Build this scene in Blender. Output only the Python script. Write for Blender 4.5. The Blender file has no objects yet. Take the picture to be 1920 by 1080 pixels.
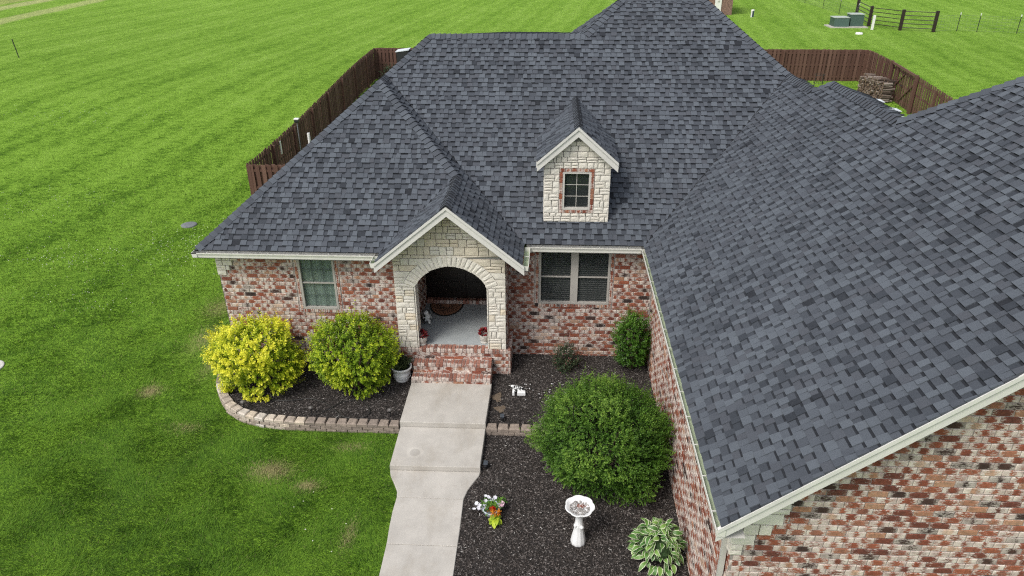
import bpy, math, random
import numpy as np
from mathutils import Vector, Matrix
from math import sin, cos, pi, sqrt, radians
R = random.Random(7)
NP = np.random.RandomState(7)
scene = bpy.context.scene
COL = scene.collection

# ---------------------------------------------------------------- camera
CAMZ = 10.022
LENS, SENS = 25.21, 36.0
c_rt = Vector((0.998625, 0.0522146, -0.0046871))
c_up = Vector((-0.0197057, 0.4567159, 0.8893944))
c_fw = Vector((-0.04858, 0.8880789, -0.4571168))
cam_d = bpy.data.cameras.new("camera")
cam_d.lens = LENS; cam_d.sensor_width = SENS; cam_d.clip_end = 3000; cam_d.clip_start = 0.1
cam = bpy.data.objects.new("camera", cam_d); COL.objects.link(cam)
mt = Matrix((c_rt, c_up, -c_fw)).transposed().to_4x4(); mt.translation = (0, 0, CAMZ)
cam.matrix_world = mt
scene.camera = cam

# ---------------------------------------------------------------- light
SUN_EL, SUN_AZ = 52.0, 222.0     # degrees; azimuth clockwise from +Y
w = bpy.data.worlds.new("World"); scene.world = w; w.use_nodes = True
nt = w.node_tree; bg = nt.nodes["Background"]
sky = nt.nodes.new("ShaderNodeTexSky"); sky.sky_type = 'NISHITA'; sky.sun_disc = False
sky.sun_elevation = radians(SUN_EL); sky.sun_rotation = radians(SUN_AZ)
sky.air_density = 1.0; sky.dust_density = 3.0; sky.ozone_density = 1.0
hs = nt.nodes.new("ShaderNodeHueSaturation"); hs.inputs['Saturation'].default_value = 0.45
nt.links.new(sky.outputs[0], hs.inputs['Color']); nt.links.new(hs.outputs[0], bg.inputs[0])
bg.inputs[1].default_value = 0.14
sd = bpy.data.lights.new("sun", 'SUN'); sd.energy = 1.5; sd.angle = radians(20); sd.color = (1.0, 0.965, 0.9)
so = bpy.data.objects.new("sun", sd); COL.objects.link(so)
el, az = radians(SUN_EL), radians(SUN_AZ)
sv = Vector((sin(az) * cos(el), cos(az) * cos(el), sin(el)))
so.rotation_euler = sv.to_track_quat('Z', 'Y').to_euler(); so.location = sv * 60
scene.view_settings.view_transform = 'Standard'; scene.view_settings.look = 'None'
scene.view_settings.gamma = 1.0; scene.view_settings.use_curve_mapping = False
scene.view_settings.exposure = 0.55
scene.cycles.max_bounces = 6; scene.cycles.diffuse_bounces = 3; scene.cycles.transparent_max_bounces = 4
scene.cycles.use_denoising = False
scene.cycles.filter_width = 1.2

# ---------------------------------------------------------------- helpers: projection (used only to pick which pieces are largest in view)
def pix(p):
    d = Vector(p) - Vector((0, 0, CAMZ)); z = d.dot(c_fw)
    if z < 0.1: return (-9e3, -9e3, z)
    f = 1344.6
    return (960 + f * d.dot(c_rt) / z, 540 - f * d.dot(c_up) / z, z)
def inview(p, m=20):
    u, v, z = pix(p); return -m < u < 1920 + m and -m < v < 1080 + m

# ---------------------------------------------------------------- helpers: materials
def M(name):
    m = bpy.data.materials.new(name); m.use_nodes = True
    n = m.node_tree.nodes; b = n["Principled BSDF"]
    return m, m.node_tree, n, m.node_tree.links, b
def col(nodes, links, fac, stops, interp='LINEAR'):
    r = nodes.new("ShaderNodeValToRGB"); e = r.color_ramp; e.interpolation = interp
    while len(e.elements) > 1: e.elements.remove(e.elements[0])
    e.elements[0].position = stops[0][0]; e.elements[0].color = (*stops[0][1], 1)
    for p, c in stops[1:]:
        x = e.elements.new(p); x.color = (*c, 1)
    links.new(fac, r.inputs[0]); return r.outputs[0]
def noise(nodes, links, scale, detail=3, rough=0.55, vec=None, mapscale=None):
    n = nodes.new("ShaderNodeTexNoise"); n.inputs['Scale'].default_value = scale
    n.inputs['Detail'].default_value = detail; n.inputs['Roughness'].default_value = rough
    if vec is None:
        g = nodes.new("ShaderNodeNewGeometry"); vec = g.outputs['Position']
    if mapscale:
        mp = nodes.new("ShaderNodeMapping"); mp.inputs['Scale'].default_value = mapscale
        links.new(vec, mp.inputs[0]); vec = mp.outputs[0]
    links.new(vec, n.inputs['Vector']); return n.outputs['Fac']
def mth(nodes, links, op, a, b=None, c=None, clamp=False):
    m = nodes.new("ShaderNodeMath"); m.operation = op; m.use_clamp = clamp
    for i, x in enumerate((a, b, c)):
        if x is None: continue
        if isinstance(x, (int, float)): m.inputs[i].default_value = x
        else: links.new(x, m.inputs[i])
    return m.outputs[0]
def mixc(nodes, links, fac, a, b, mode='MIX'):
    m = nodes.new("ShaderNodeMix"); m.data_type = 'RGBA'; m.blend_type = mode
    def put(i, x):
        if isinstance(x, (int, float)): m.inputs[i].default_value = x
        elif isinstance(x, tuple): m.inputs[i].default_value = (*x, 1)
        else: links.new(x, m.inputs[i])
    put(0, fac); put(6, a); put(7, b); return m.outputs[2]
def bump(nodes, links, b, h, strength=0.3, dist=0.01):
    n = nodes.new("ShaderNodeBump"); n.inputs['Strength'].default_value = strength; n.inputs['Distance'].default_value = dist
    links.new(h, n.inputs['Height']); links.new(n.outputs[0], b.inputs['Normal'])
def attr(nodes, name):
    a = nodes.new("ShaderNodeAttribute"); a.attribute_name = name; return a

def simple(name, c, rough=0.6, var=0.15, scale=6, bmp=0.0, bscale=60, metal=0.0, spec=0.5):
    m, nt, n, l, b = M(name)
    f = noise(n, l, scale, 4)
    lo = tuple(x * (1 - var) for x in c); hi = tuple(min(1, x * (1 + var)) for x in c)
    l.new(col(n, l, f, [(0.3, lo), (0.7, hi)]), b.inputs['Base Color'])
    b.inputs['Roughness'].default_value = rough; b.inputs['Metallic'].default_value = metal
    b.inputs['Specular IOR Level'].default_value = spec
    if bmp: bump(n, l, b, noise(n, l, bscale, 3), bmp, 0.01)
    return m

def mat_brick(name, stops=None, lo=0.19, hi=0.35):
    m, nt, n, l, b = M(name)
    rnd = attr(n, "rnd").outputs['Fac']
    base = col(n, l, rnd, stops or [(0.0, (.040, .030, .028)), (0.12, (.075, .042, .034)), (0.16, (.13, .050, .038)), (0.33, (.22, .072, .045)),
                           (0.50, (.285, .105, .062)), (0.64, (.215, .090, .066)), (0.78, (.30, .145, .095)), (0.9, (.36, .21, .135)), (1.0, (.50, .41, .33))])
    f1 = noise(n, l, 30, 4, 0.65)
    base = mixc(n, l, mth(n, l, 'MULTIPLY', f1, 0.8), base, col(n, l, noise(n, l, 22, 4, .7), [(.38, (.17, .16, .16)), (.60, (.66, .50, .44))]), 'OVERLAY')
    uv = n.new("ShaderNodeUVMap"); sp = n.new("ShaderNodeSeparateXYZ"); l.new(uv.outputs[0], sp.inputs[0])
    def edge(o, k):
        a = mth(n, l, 'MINIMUM', o, mth(n, l, 'SUBTRACT', 1.0, o))
        return mth(n, l, 'SUBTRACT', 1.0, mth(n, l, 'DIVIDE', a, k, clamp=True), clamp=True)
    ex = edge(sp.outputs[0], 0.46); ey = edge(sp.outputs[1], 0.35)
    f2 = noise(n, l, 24, 6, 0.8, mapscale=(.7, .7, 2.4))
    r2 = mth(n, l, 'FRACT', mth(n, l, 'MULTIPLY', rnd, 37.7))
    r3 = mth(n, l, 'FRACT', mth(n, l, 'MULTIPLY', rnd, 91.3))
    s = mth(n, l, 'ADD', mth(n, l, 'MULTIPLY', ex, mth(n, l, 'ADD', mth(n, l, 'MULTIPLY', r3, .75), .12)), mth(n, l, 'MULTIPLY', ey, 0.10))
    s = mth(n, l, 'ADD', s, mth(n, l, 'MULTIPLY', mth(n, l, 'SUBTRACT', f2, 0.5), 2.3))
    s = mth(n, l, 'ADD', s, mth(n, l, 'MULTIPLY', mth(n, l, 'SUBTRACT', r2, 0.5), 0.50))
    wm = n.new("ShaderNodeMapRange"); wm.inputs[1].default_value = lo; wm.inputs[2].default_value = hi
    l.new(s, wm.inputs[0])
    white = col(n, l, noise(n, l, 9, 3), [(0.3, (.38, .31, .28)), (0.5, (.56, .49, .44)), (0.7, (.68, .63, .56))])
    c = mixc(n, l, mth(n, l, 'MULTIPLY', wm.outputs[0], mth(n, l, 'ADD', 0.62, mth(n, l, 'MULTIPLY', mth(n, l, 'GREATER_THAN', rnd, 0.13), 0.25))), base, white)
    l.new(c, b.inputs['Base Color']); b.inputs['Roughness'].default_value = 0.9
    b.inputs['Specular IOR Level'].default_value = 0.2
    bump(n, l, b, noise(n, l, 70, 4, 0.7), 0.6, 0.008)
    return m

def mat_stone(name):
    m, nt, n, l, b = M(name)
    rnd = attr(n, "rnd").outputs['Fac']
    base = col(n, l, rnd, [(0, (.68, .645, .575)), (0.3, (.63, .585, .505)), (0.6, (.72, .69, .62)), (0.66, (.62, .54, .41)), (0.8, (.58, .51, .39)), (1, (.66, .55, .39))])
    f = noise(n, l, 12, 5, 0.65)
    c = mixc(n, l, 0.35, base, col(n, l, f, [(0.3, (.50, .465, .41)), (0.5, (.66, .62, .545)), (0.75, (.76, .73, .67))]), 'MIX')
    f3 = noise(n, l, 45, 4, 0.7)
    c = mixc(n, l, mth(n, l, 'GREATER_THAN', f3, 0.66), c, (.42, .40, .36))
    l.new(c, b.inputs['Base Color']); b.inputs['Roughness'].default_value = 0.85
    bump(n, l, b, noise(n, l, 28, 5, 0.7), 0.5, 0.012)
    return m

def mat_shingle(name):
    m, nt, n, l, b = M(name)
    rnd = attr(n, "rnd").outputs['Fac']
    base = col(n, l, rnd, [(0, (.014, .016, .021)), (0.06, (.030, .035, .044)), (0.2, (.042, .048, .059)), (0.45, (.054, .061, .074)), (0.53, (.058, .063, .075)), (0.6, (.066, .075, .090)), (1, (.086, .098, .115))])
    g = noise(n, l, 130, 2, 0.8)
    c = mixc(n, l, 0.75, base, col(n, l, g, [(0.3, (.35, .35, .35)), (0.7, (.68, .68, .68))]), 'OVERLAY')
    big = noise(n, l, 0.5, 3)
    c = mixc(n, l, 0.5, c, col(n, l, big, [(0.3, (.42, .42, .42)), (0.7, (.58, .58, .58))]), 'OVERLAY')
    l.new(c, b.inputs['Base Color']); b.inputs['Roughness'].default_value = 0.86
    b.inputs['Specular IOR Level'].default_value = 0.35
    bump(n, l, b, noise(n, l, 200, 2, 0.8), 0.5, 0.004)
    return m

def mat_leaf(name, stops, trans=0.25, rough=0.5, up=0):
    m, nt, n, l, b = M(name)
    rnd = attr(n, "rnd").outputs['Fac']
    c = col(n, l, rnd, stops)
    l.new(c, b.inputs['Base Color']); b.inputs['Roughness'].default_value = rough
    b.inputs['Specular IOR Level'].default_value = 0.3
    t = n.new("ShaderNodeBsdfTranslucent"); l.new(c, t.inputs[0])
    if up:
        g = n.new("ShaderNodeNewGeometry"); vm = n.new("ShaderNodeVectorMath"); vm.operation = 'SCALE'; vm.inputs['Scale'].default_value = 1 - up; l.new(g.outputs['Normal'], vm.inputs[0])
        va = n.new("ShaderNodeVectorMath"); va.operation = 'ADD'; va.inputs[1].default_value = (0, 0, up); l.new(vm.outputs[0], va.inputs[0])
        vn = n.new("ShaderNodeVectorMath"); vn.operation = 'NORMALIZE'; l.new(va.outputs[0], vn.inputs[0]); l.new(vn.outputs[0], b.inputs['Normal'])
    mx = n.new("ShaderNodeMixShader"); mx.inputs[0].default_value = trans
    l.new(b.outputs[0], mx.inputs[1]); l.new(t.outputs[0], mx.inputs[2])
    l.new(mx.outputs[0], n["Material Output"].inputs[0])
    return m

GRASS_STOPS = [(0.0, (.026, .068, .008)), (0.3, (.084, .188, .014)), (0.6, (.150, .300, .024)), (0.85, (.225, .360, .040)), (0.93, (.26, .30, .08)), (1.0, (.42, .36, .19))]
def mat_lawn():
    m, nt, n, l, b = M("lawn grass ground")
    dry = attr(n, "dry").outputs['Fac']
    g = n.new("ShaderNodeNewGeometry"); sp = n.new("ShaderNodeSeparateXYZ"); l.new(g.outputs['Position'], sp.inputs[0])
    X, Y = sp.outputs[0], sp.outputs[1]
    # mown swaths, nearly along the fence line
    t = mth(n, l, 'ADD', X, mth(n, l, 'MULTIPLY', Y, -0.13))
    wob = noise(n, l, 0.25, 2)
    t = mth(n, l, 'ADD', t, mth(n, l, 'MULTIPLY', wob, 2.0))
    st = mth(n, l, 'SINE', mth(n, l, 'MULTIPLY', t, 4.2))
    st2 = mth(n, l, 'SINE', mth(n, l, 'MULTIPLY', t, 1.35))
    f1 = noise(n, l, 0.16, 4, 0.6); f2 = noise(n, l, 1.6, 4, 0.7, mapscale=(1.0, .45, 1)); f3 = noise(n, l, 14, 5, 0.85); f4 = noise(n, l, 4.0, 5, 0.85, mapscale=(.55, 1, 1))
    s = mth(n, l, 'ADD', mth(n, l, 'MULTIPLY', f1, .25), -.075)
    s = mth(n, l, 'ADD', s, mth(n, l, 'MULTIPLY', f2, 0.24))
    s = mth(n, l, 'ADD', s, mth(n, l, 'MULTIPLY', f3, 0.92))
    s = mth(n, l, 'ADD', s, mth(n, l, 'MULTIPLY', f4, 0.78))
    s = mth(n, l, 'ADD', s, mth(n, l, 'MULTIPLY', st, 0.032))
    s = mth(n, l, 'ADD', s, mth(n, l, 'MULTIPLY', st2, 0.030))
    # ground colour blends to a lighter, yellower green along +Y
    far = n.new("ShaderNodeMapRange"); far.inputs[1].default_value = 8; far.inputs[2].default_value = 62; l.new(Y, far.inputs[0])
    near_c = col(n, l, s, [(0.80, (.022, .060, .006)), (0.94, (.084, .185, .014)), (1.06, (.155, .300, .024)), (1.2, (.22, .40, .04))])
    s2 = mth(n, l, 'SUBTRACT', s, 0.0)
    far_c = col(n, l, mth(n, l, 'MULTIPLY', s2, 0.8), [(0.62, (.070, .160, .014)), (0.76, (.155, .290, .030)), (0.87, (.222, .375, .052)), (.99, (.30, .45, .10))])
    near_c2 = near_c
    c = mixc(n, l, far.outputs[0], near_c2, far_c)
    c = mixc(n, l, dry, c, col(n, l, f3, [(0.3, (.28, .22, .10)), (0.7, (.52, .44, .25))]))
    # hay-coloured track far off to the left
    tt = mth(n, l, 'SUBTRACT', mth(n, l, 'MULTIPLY', mth(n, l, 'SUBTRACT', Y, 71.0), -0.11), mth(n, l, 'ADD', X, 53.6))
    tt = mth(n, l, 'ADD', tt, mth(n, l, 'MULTIPLY', mth(n, l, 'SUBTRACT', noise(n, l, 0.5, 3), 0.5), 1.2))
    def band(a, bb, sft):
        u = n.new("ShaderNodeMapRange"); u.inputs[1].default_value = a - sft; u.inputs[2].default_value = a + sft; l.new(tt, u.inputs[0])
        v = n.new("ShaderNodeMapRange"); v.inputs[1].default_value = bb - sft; v.inputs[2].default_value = bb + sft; l.new(tt, v.inputs[0])
        return mth(n, l, 'SUBTRACT', u.outputs[0], v.outputs[0], clamp=True)
    c = mixc(n, l, mth(n, l, 'MULTIPLY', band(0.0, 2.6, .35), 0.6), c, (.44, .44, .20))
    c = mixc(n, l, mth(n, l, 'MULTIPLY', band(7.0, 9.5, .4), 0.65), c, (.46, .44, .22))
    c = mixc(n, l, mth(n, l, 'MULTIPLY', band(10.5, 60.0, .5), 0.5), c, (.38, .33, .16))
    l.new(c, b.inputs['Base Color']); b.inputs['Roughness'].default_value = 1.0; b.inputs['Specular IOR Level'].default_value = 0.05
    h = mth(n, l, 'ADD', f3, mth(n, l, 'MULTIPLY', f4, 1.6))
    bump(n, l, b, h, 1.0, 0.09)
    return m

def mat_mulch():
    m, nt, n, l, b = M("dark bark mulch")
    f = noise(n, l, 38, 5, 0.8); f2 = noise(n, l, 1.3, 3)
    c = col(n, l, f, [(0.3, (.007, .006, .0055)), (0.5, (.024, .020, .018)), (0.68, (.065, .055, .050)), (0.8, (.16, .145, .135))])
    c = mixc(n, l, mth(n, l, 'MULTIPLY', f2, .3), c, (.055, .044, .040))
    l.new(c, b.inputs['Base Color']); b.inputs['Roughness'].default_value = 0.95
    bump(n, l, b, f, 1.0, 0.05)
    return m

def mat_attr(name, stops, rough=0.8, spec=0.3, bmp=0.0, bscale=60, interp='LINEAR', nz=0.3, nscale=20):
    m, nt, n, l, b = M(name)
    c = col(n, l, attr(n, "rnd").outputs['Fac'], stops, interp)
    f = noise(n, l, nscale, 4, 0.65)
    c = mixc(n, l, nz, c, col(n, l, f, [(0.3, (.3, .3, .3)), (0.7, (.7, .7, .7))]), 'OVERLAY')
    l.new(c, b.inputs['Base Color']); b.inputs['Roughness'].default_value = rough; b.inputs['Specular IOR Level'].default_value = spec
    if bmp: bump(n, l, b, noise(n, l, bscale, 4, 0.7), bmp, 0.01)
    return m

def mat_concrete(name, c, stain):
    m, nt, n, l, b = M(name)
    f = noise(n, l, 2.2, 5, 0.6); f2 = noise(n, l, 60, 3, 0.7); f3 = noise(n, l, 7, 5, 0.7)
    cc = col(n, l, f, [(0.3, tuple(x * .86 for x in c)), (0.6, c), (0.8, tuple(x * 1.08 for x in c))])
    cc = mixc(n, l, mth(n, l, 'MULTIPLY', mth(n, l, 'GREATER_THAN', f3, 0.63), 0.35), cc, stain)
    if 'walkway' in name:
        gp = n.new("ShaderNodeNewGeometry"); vs = n.new("ShaderNodeVectorMath"); vs.operation = 'DISTANCE'; vs.inputs[1].default_value = (-2.72, 11.78, 0.0); l.new(gp.outputs['Position'], vs.inputs[0])
        dd = mth(n, l, 'ADD', vs.outputs['Value'], mth(n, l, 'MULTIPLY', mth(n, l, 'SUBTRACT', f3, .5), .06))
        rg = col(n, l, dd, [(0, (.42,) * 3), (.105, (.40,) * 3), (.125, (.60,) * 3), (.16, (.60,) * 3), (.19, (.5,) * 3)])
        cc = mixc(n, l, 0.55, cc, rg, 'OVERLAY')
        wd = noise(n, l, 1.1, 5, .7, mapscale=(1.4, .6, 1)); cc = mixc(n, l, .5, cc, col(n, l, wd, [(.32, (.36, .34, .31)), (.5, (.5, .5, .5)), (.7, (.56, .56, .56))]), 'OVERLAY')
    cc = mixc(n, l, 0.35, cc, col(n, l, f2, [(0.3, (.35, .35, .35)), (0.7, (.65, .65, .65))]), 'OVERLAY')
    l.new(cc, b.inputs['Base Color']); b.inputs['Roughness'].default_value = 0.85
    bump(n, l, b, f2, 0.25, 0.004); return m

def mat_glass(name, c, rough=0.05):
    m, nt, n, l, b = M(name)
    b.inputs['Base Color'].default_value = (*c, 1); b.inputs['Roughness'].default_value = rough
    b.inputs['Specular IOR Level'].default_value = 0.6
    t = n.new("ShaderNodeBsdfTransparent"); mx = n.new("ShaderNodeMixShader"); mx.inputs[0].default_value = 0.28
    l.new(t.outputs[0], mx.inputs[1]); l.new(b.outputs[0], mx.inputs[2]); l.new(mx.outputs[0], n["Material Output"].inputs[0])
    return m

MT = dict(
    brick=mat_brick("tumbled brick"), paver=mat_brick("pink step brick", [(0, (.17, .085, .068)), (.4, (.28, .135, .10)), (.7, (.33, .18, .14)), (1, (.40, .25, .20))], .30, .52), stone=mat_stone("cream split stone"), shingle=mat_shingle("charcoal shingle"),
    edge=simple("shingle cut edge", (.012, .013, .016), .95, .2), mortar=simple("brick mortar", (.29, .26, .24), .95, .2, 30, .4, 80),
    smortar=simple("stone mortar", (.25, .245, .235), .95, .15, 30, .4, 80),
    trim=simple("off white trim paint", (.60, .585, .555), .45, .05, 3), trimlow=simple("greige trim paint", (.47, .455, .42), .5, .06, 4),
    gutter=simple("gutter paint", (.62, .61, .56), .4, .07, 5), gutin=simple("pale green gutter lining", (.40, .46, .33), .5, .12, 8),
    soffit=simple("soffit", (.5, .49, .46), .7, .05), deck=simple("roof felt", (.03, .032, .036), .95, .2),
    fence=mat_attr("brown fence stain", [(0, (.085, .042, .031)), (.5, (.118, .062, .046)), (1, (.150, .084, .063))], .75, .3, .4, 90),
    winframe=simple("greige window frame", (.37, .35, .32), .5, .05), dormframe=simple("pale window frame", (.50, .48, .44), .5, .04), white=simple("white vinyl", (.72, .71, .68), .45, .04),
    curtain=simple("pale green curtain", (.38, .52, .43), .9, .1, 8), dark=simple("dark room", (.008, .008, .009), .9, .1),
    muntin=simple("grey green muntin", (.075, .10, .09), .5, .1), blind=simple("dark blind slat", (.075, .075, .07), .55, .1),
    glass=mat_glass("window glass", (.05, .06, .06)), door=simple("dark brown door", (.010, .006, .0055), .35, .3, 10),
    lawn=mat_lawn(), mulch=mat_mulch(),
    chips=mat_attr("bark chips", [(0, (.008, .007, .006)), (.4, (.038, .031, .027)), (.7, (.095, .080, .073)), (.9, (.18, .16, .148)), (.98, (.34, .32, .30)), (1, (.62, .60, .56))], .9, .2),
    grass=mat_leaf("grass blades", GRASS_STOPS, .25, .8, up=.75),
    concrete=mat_concrete("walkway concrete", (.44, .415, .375), (.36, .32, .28)), porchfloor=mat_concrete("porch concrete", (.33, .355, .36), (.26, .27, .27)),
    block=mat_attr("retaining block", [(0, (.20, .165, .14)), (.4, (.27, .22, .18)), (.65, (.42, .36, .30)), (.85, (.50, .42, .33)), (1, (.46, .44, .42))], .9, .2, .8, 45, nz=.7, nscale=14),
    plastic=simple("white cast resin", (.74, .74, .73), .45, .03, 5, .15, 30), black=simple("black plastic", (.015, .015, .017), .45, .2),
    bark=simple("shrub bark", (.085, .06, .04), .9, .3, 20), cable=simple("black garden tube", (.028, .027, .025), .5, .2),
    util=simple("utility green paint", (.045, .085, .065), .5, .1), utiltop=simple("pale grey green paint", (.38, .42, .38), .5, .1),
    steel=simple("dark steel post", (.02, .022, .02), .6, .2), pipe=simple("brown painted pipe", (.022, .012, .009), .55, .2),
    wire=simple("galvanised wire", (.15, .16, .15), .5, .2), galv=simple("galvanised vent", (.62, .66, .68), .4, .1),
    potstone=simple("weathered urn", (.50, .48, .44), .8, .35, 25, .4, 50), soil=simple("potting soil", (.02, .014, .01), .95, .3, 30, .6, 60),
    log=mat_attr("split firewood bark", [(0, (.04, .028, .022)), (.5, (.10, .075, .06)), (1, (.26, .22, .19))], .9, .2, .6, 50), logend=simple("cut wood end", (.20, .13, .085), .85, .3, 30),
    mat_b=simple("brown coir", (.28, .13, .07), .95, .2, 60, .4, 120), mat_k=simple("black coir", (.018, .014, .012), .95, .2, 60),
    greydisc=simple("weathered concrete lid", (.14, .15, .155), .85, .2, 12),
)

# ---------------------------------------------------------------- helpers: objects
def link(o, parent=None):
    COL.objects.link(o)
    if parent is not None: o.parent = parent
    return o
def empty(name, loc, label, cat, group=None):
    o = bpy.data.objects.new(name, None); COL.objects.link(o); o.location = loc
    o['label'] = label; o['category'] = cat
    if group: o['group'] = group
    o.empty_display_size = 0.2
    return o
def tag(o, label=None, cat=None, group=None, kind=None):
    if label: o['label'] = label
    if cat: o['category'] = cat
    if group: o['group'] = group
    if kind: o['kind'] = kind
    return o

class Acc:
    """collects faces with per-face 'rnd', material index, smooth flag and uv"""
    def __init__(s): s.v = []; s.f = []; s.m = []; s.r = []; s.uv = []; s.sm = False
    def add(s, verts, faces, rnd=0.5, mi=0, uvs=None):
        o = len(s.v); s.v.extend([tuple(p) for p in verts])
        for i, fc in enumerate(faces):
            s.f.append([o + k for k in fc]); s.r.append(rnd); s.m.append(mi if isinstance(mi, int) else mi[i])
            s.uv.append(uvs[i] if uvs else None)
    def mesh(s, name, mats, origin=(0, 0, 0)):
        ox, oy, oz = origin
        me = bpy.data.meshes.new(name)
        me.from_pydata([(x - ox, y - oy, z - oz) for x, y, z in s.v], [], s.f)
        for m in (mats if isinstance(mats, (list, tuple)) else [mats]): me.materials.append(m)
        me.polygons.foreach_set("material_index", s.m)
        a = me.attributes.new("rnd", 'FLOAT', 'FACE'); a.data.foreach_set("value", s.r)
        if any(u is not None for u in s.uv):
            ul = me.uv_layers.new(name="UVMap"); k = 0; buf = []
            for fc, u in zip(s.f, s.uv):
                for j in range(len(fc)): buf += list(u[j]) if u else [0.5, 0.5]
            ul.data.foreach_set("uv", buf)
        if s.sm: me.polygons.foreach_set("use_smooth", [True] * len(me.polygons))
        me.update(); return me
    def obj(s, name, mats, parent=None, origin=(0, 0, 0), kind=None):
        o = bpy.data.objects.new(name, s.mesh(name, mats, origin)); link(o, parent)
        o.location = Vector(origin) - (wloc(parent) if parent else Vector((0, 0, 0)))
        if kind: o['kind'] = kind
        return o
def wloc(o):
    v = Vector((0, 0, 0))
    while o is not None: v += o.location; o = o.parent
    return v
def put(me, name, parent, loc, rot=None):
    o = bpy.data.objects.new(name, me); link(o, parent)
    o.location = Vector(loc) - (wloc(parent) if parent else Vector((0, 0, 0)))
    if rot is not None: o.rotation_euler = rot
    return o

def box_vf(x0, x1, y0, y1, z0, z1):
    v = [(x0, y0, z0), (x1, y0, z0), (x1, y1, z0), (x0, y1, z0), (x0, y0, z1), (x1, y0, z1), (x1, y1, z1), (x0, y1, z1)]
    f = [(0, 3, 2, 1), (4, 5, 6, 7), (0, 1, 5, 4), (1, 2, 6, 5), (2, 3, 7, 6), (3, 0, 4, 7)]
    return v, f
def cbox_vf(x0, x1, y0, y1, z0, z1, c=0.006):
    """chamfered box"""
    v = []; 
    for z, i in ((z0, c), (z0 + c, 0), (z1 - c, 0), (z1, c)):
        v += [(x0 + i, y0 + i, z), (x1 - i, y0 + i, z), (x1 - i, y1 - i, z), (x0 + i, y1 - i, z)]
    f = [(3, 2, 1, 0), (12, 13, 14, 15)]
    for k in range(3):
        for i in range(4):
            j = (i + 1) % 4; f.append((4 * k + i, 4 * k + j, 4 * k + 4 + j, 4 * k + 4 + i))
    return v, f
def bar_vf(p, q, wx, wz, up=(0, 0, 1)):
    p = Vector(p); q = Vector(q); d = (q - p).normalized(); s = d.cross(Vector(up))
    if s.length < 1e-4: s = Vector((1, 0, 0))
    s.normalize(); u = s.cross(d).normalized()
    v = []
    for o in (p, q):
        for a, b in ((-1, -1), (1, -1), (1, 1), (-1, 1)): v.append(o + s * a * wx / 2 + u * b * wz / 2)
    return v, [(0, 1, 2, 3), (7, 6, 5, 4), (0, 4, 5, 1), (1, 5, 6, 2), (2, 6, 7, 3), (3, 7, 4, 0)]
def tube_vf(pts, r, n=6, cap=True):
    pts = [Vector(p) for p in pts]; rs = r if isinstance(r, (list, tuple)) else [r] * len(pts)
    v = []; f = []; prev = None
    for i, p in enumerate(pts):
        d = (pts[min(i + 1, len(pts) - 1)] - pts[max(i - 1, 0)]).normalized()
        s = d.cross(Vector((0, 0, 1))) if abs(d.z) < .95 else d.cross(Vector((0, 1, 0)))
        s.normalize()
        if prev is not None and s.dot(prev) < 0: s = -s
        prev = s; u = s.cross(d)
        for k in range(n):
            a = 2 * pi * k / n; v.append(p + (s * cos(a) + u * sin(a)) * rs[i])
        if i:
            for k in range(n): f.append(((i - 1) * n + k, (i - 1) * n + (k + 1) % n, i * n + (k + 1) % n, i * n + k))
    if cap: f.append(tuple(range(n))[::-1]); f.append(tuple(range(len(v) - n, len(v))))
    return v, f
def lathe_vf(prof, n=24, c=(0, 0, 0), rmod=None):
    v = []; f = []
    for i, (r, z) in enumerate(prof):
        for k in range(n):
            a = 2 * pi * k / n; rr = r * (rmod(a, i) if rmod else 1)
            v.append((c[0] + rr * cos(a), c[1] + rr * sin(a), c[2] + z))
        if i:
            for k in range(n): f.append(((i - 1) * n + k, (i - 1) * n + (k + 1) % n, i * n + (k + 1) % n, i * n + k))
    return v, f
def one(name, vf, m, parent=None, kind=None, smooth=False, origin=None, rnd=.5):
    a = Acc(); a.sm = smooth; a.add(vf[0], vf[1], rnd)
    if origin is None:
        c = sum((Vector(p) for p in vf[0]), Vector()) / len(vf[0]); origin = (c.x, c.y, min(p[2] for p in vf[0]))
    return a.obj(name, m, parent, origin, kind)

# =========================================================================================
# TERRAIN
# =========================================================================================
def sst(a, b, x):
    t = max(0, min(1, (x - a) / (b - a))); return t * t * (3 - 2 * t)
def gh(x, y):
    h = -0.18 + 0.18 * sst(12.5, 19, y) + 1.15 * sst(25, 46, y) + 0.05 * sst(47, 70, y)
    h -= 0.03 * math.exp(-((x + 6.2) ** 2 / 5 + (y - 12) ** 2 / 3))
    return h
DRY = [(-5.66, 11.30, .36, .24), (-4.79, 10.88, .22, .13), (-9.6, 13.9, .22, .2), (-9.25, 16.2, .32, .6), (-9.5, 17.9, .4, .5), (-8.9, 19.2, .3, .5), (-3.6, 9.6, .12, .3), (-8.55, 15.1, .2, .5), (-8.1, 12.6, .3, .15), (-4.2, 12.1, .3, .12)]
def dryness(x, y):
    d = 0
    for i, (cx, cy, rx, ry) in enumerate(DRY):
        q = ((x - cx) / rx) ** 2 + ((y - cy) / ry) ** 2
        if q < 4: d = max(d, (1.0 if i < 3 else .5) * math.exp(-q * .9))
    return d
def grid_axis(segs):
    o = []
    for a, b, s in segs:
        n = max(1, round((b - a) / s)); o += [a + (b - a) * k / n for k in range(n)]
    o.append(segs[-1][1]); return o
gx = grid_axis([(-600, -60, 40), (-60, -16, 1.5), (-16, -1, .12), (-1, 60, 1.5), (60, 600, 40)])
gy = grid_axis([(-60, 5, 5), (5, 20, .12), (20, 80, 1.5), (80, 900, 40)])
gv = []; dv = []
for y in gy:
    for x in gx:
        gv.append((x, y, gh(x, y))); dv.append(dryness(x, y) if -16 < x < -1 and y < 22 else 0)
nx = len(gx); gf = [(j * nx + i, j * nx + i + 1, (j + 1) * nx + i + 1, (j + 1) * nx + i) for j in range(len(gy) - 1) for i in range(nx - 1)]
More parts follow.
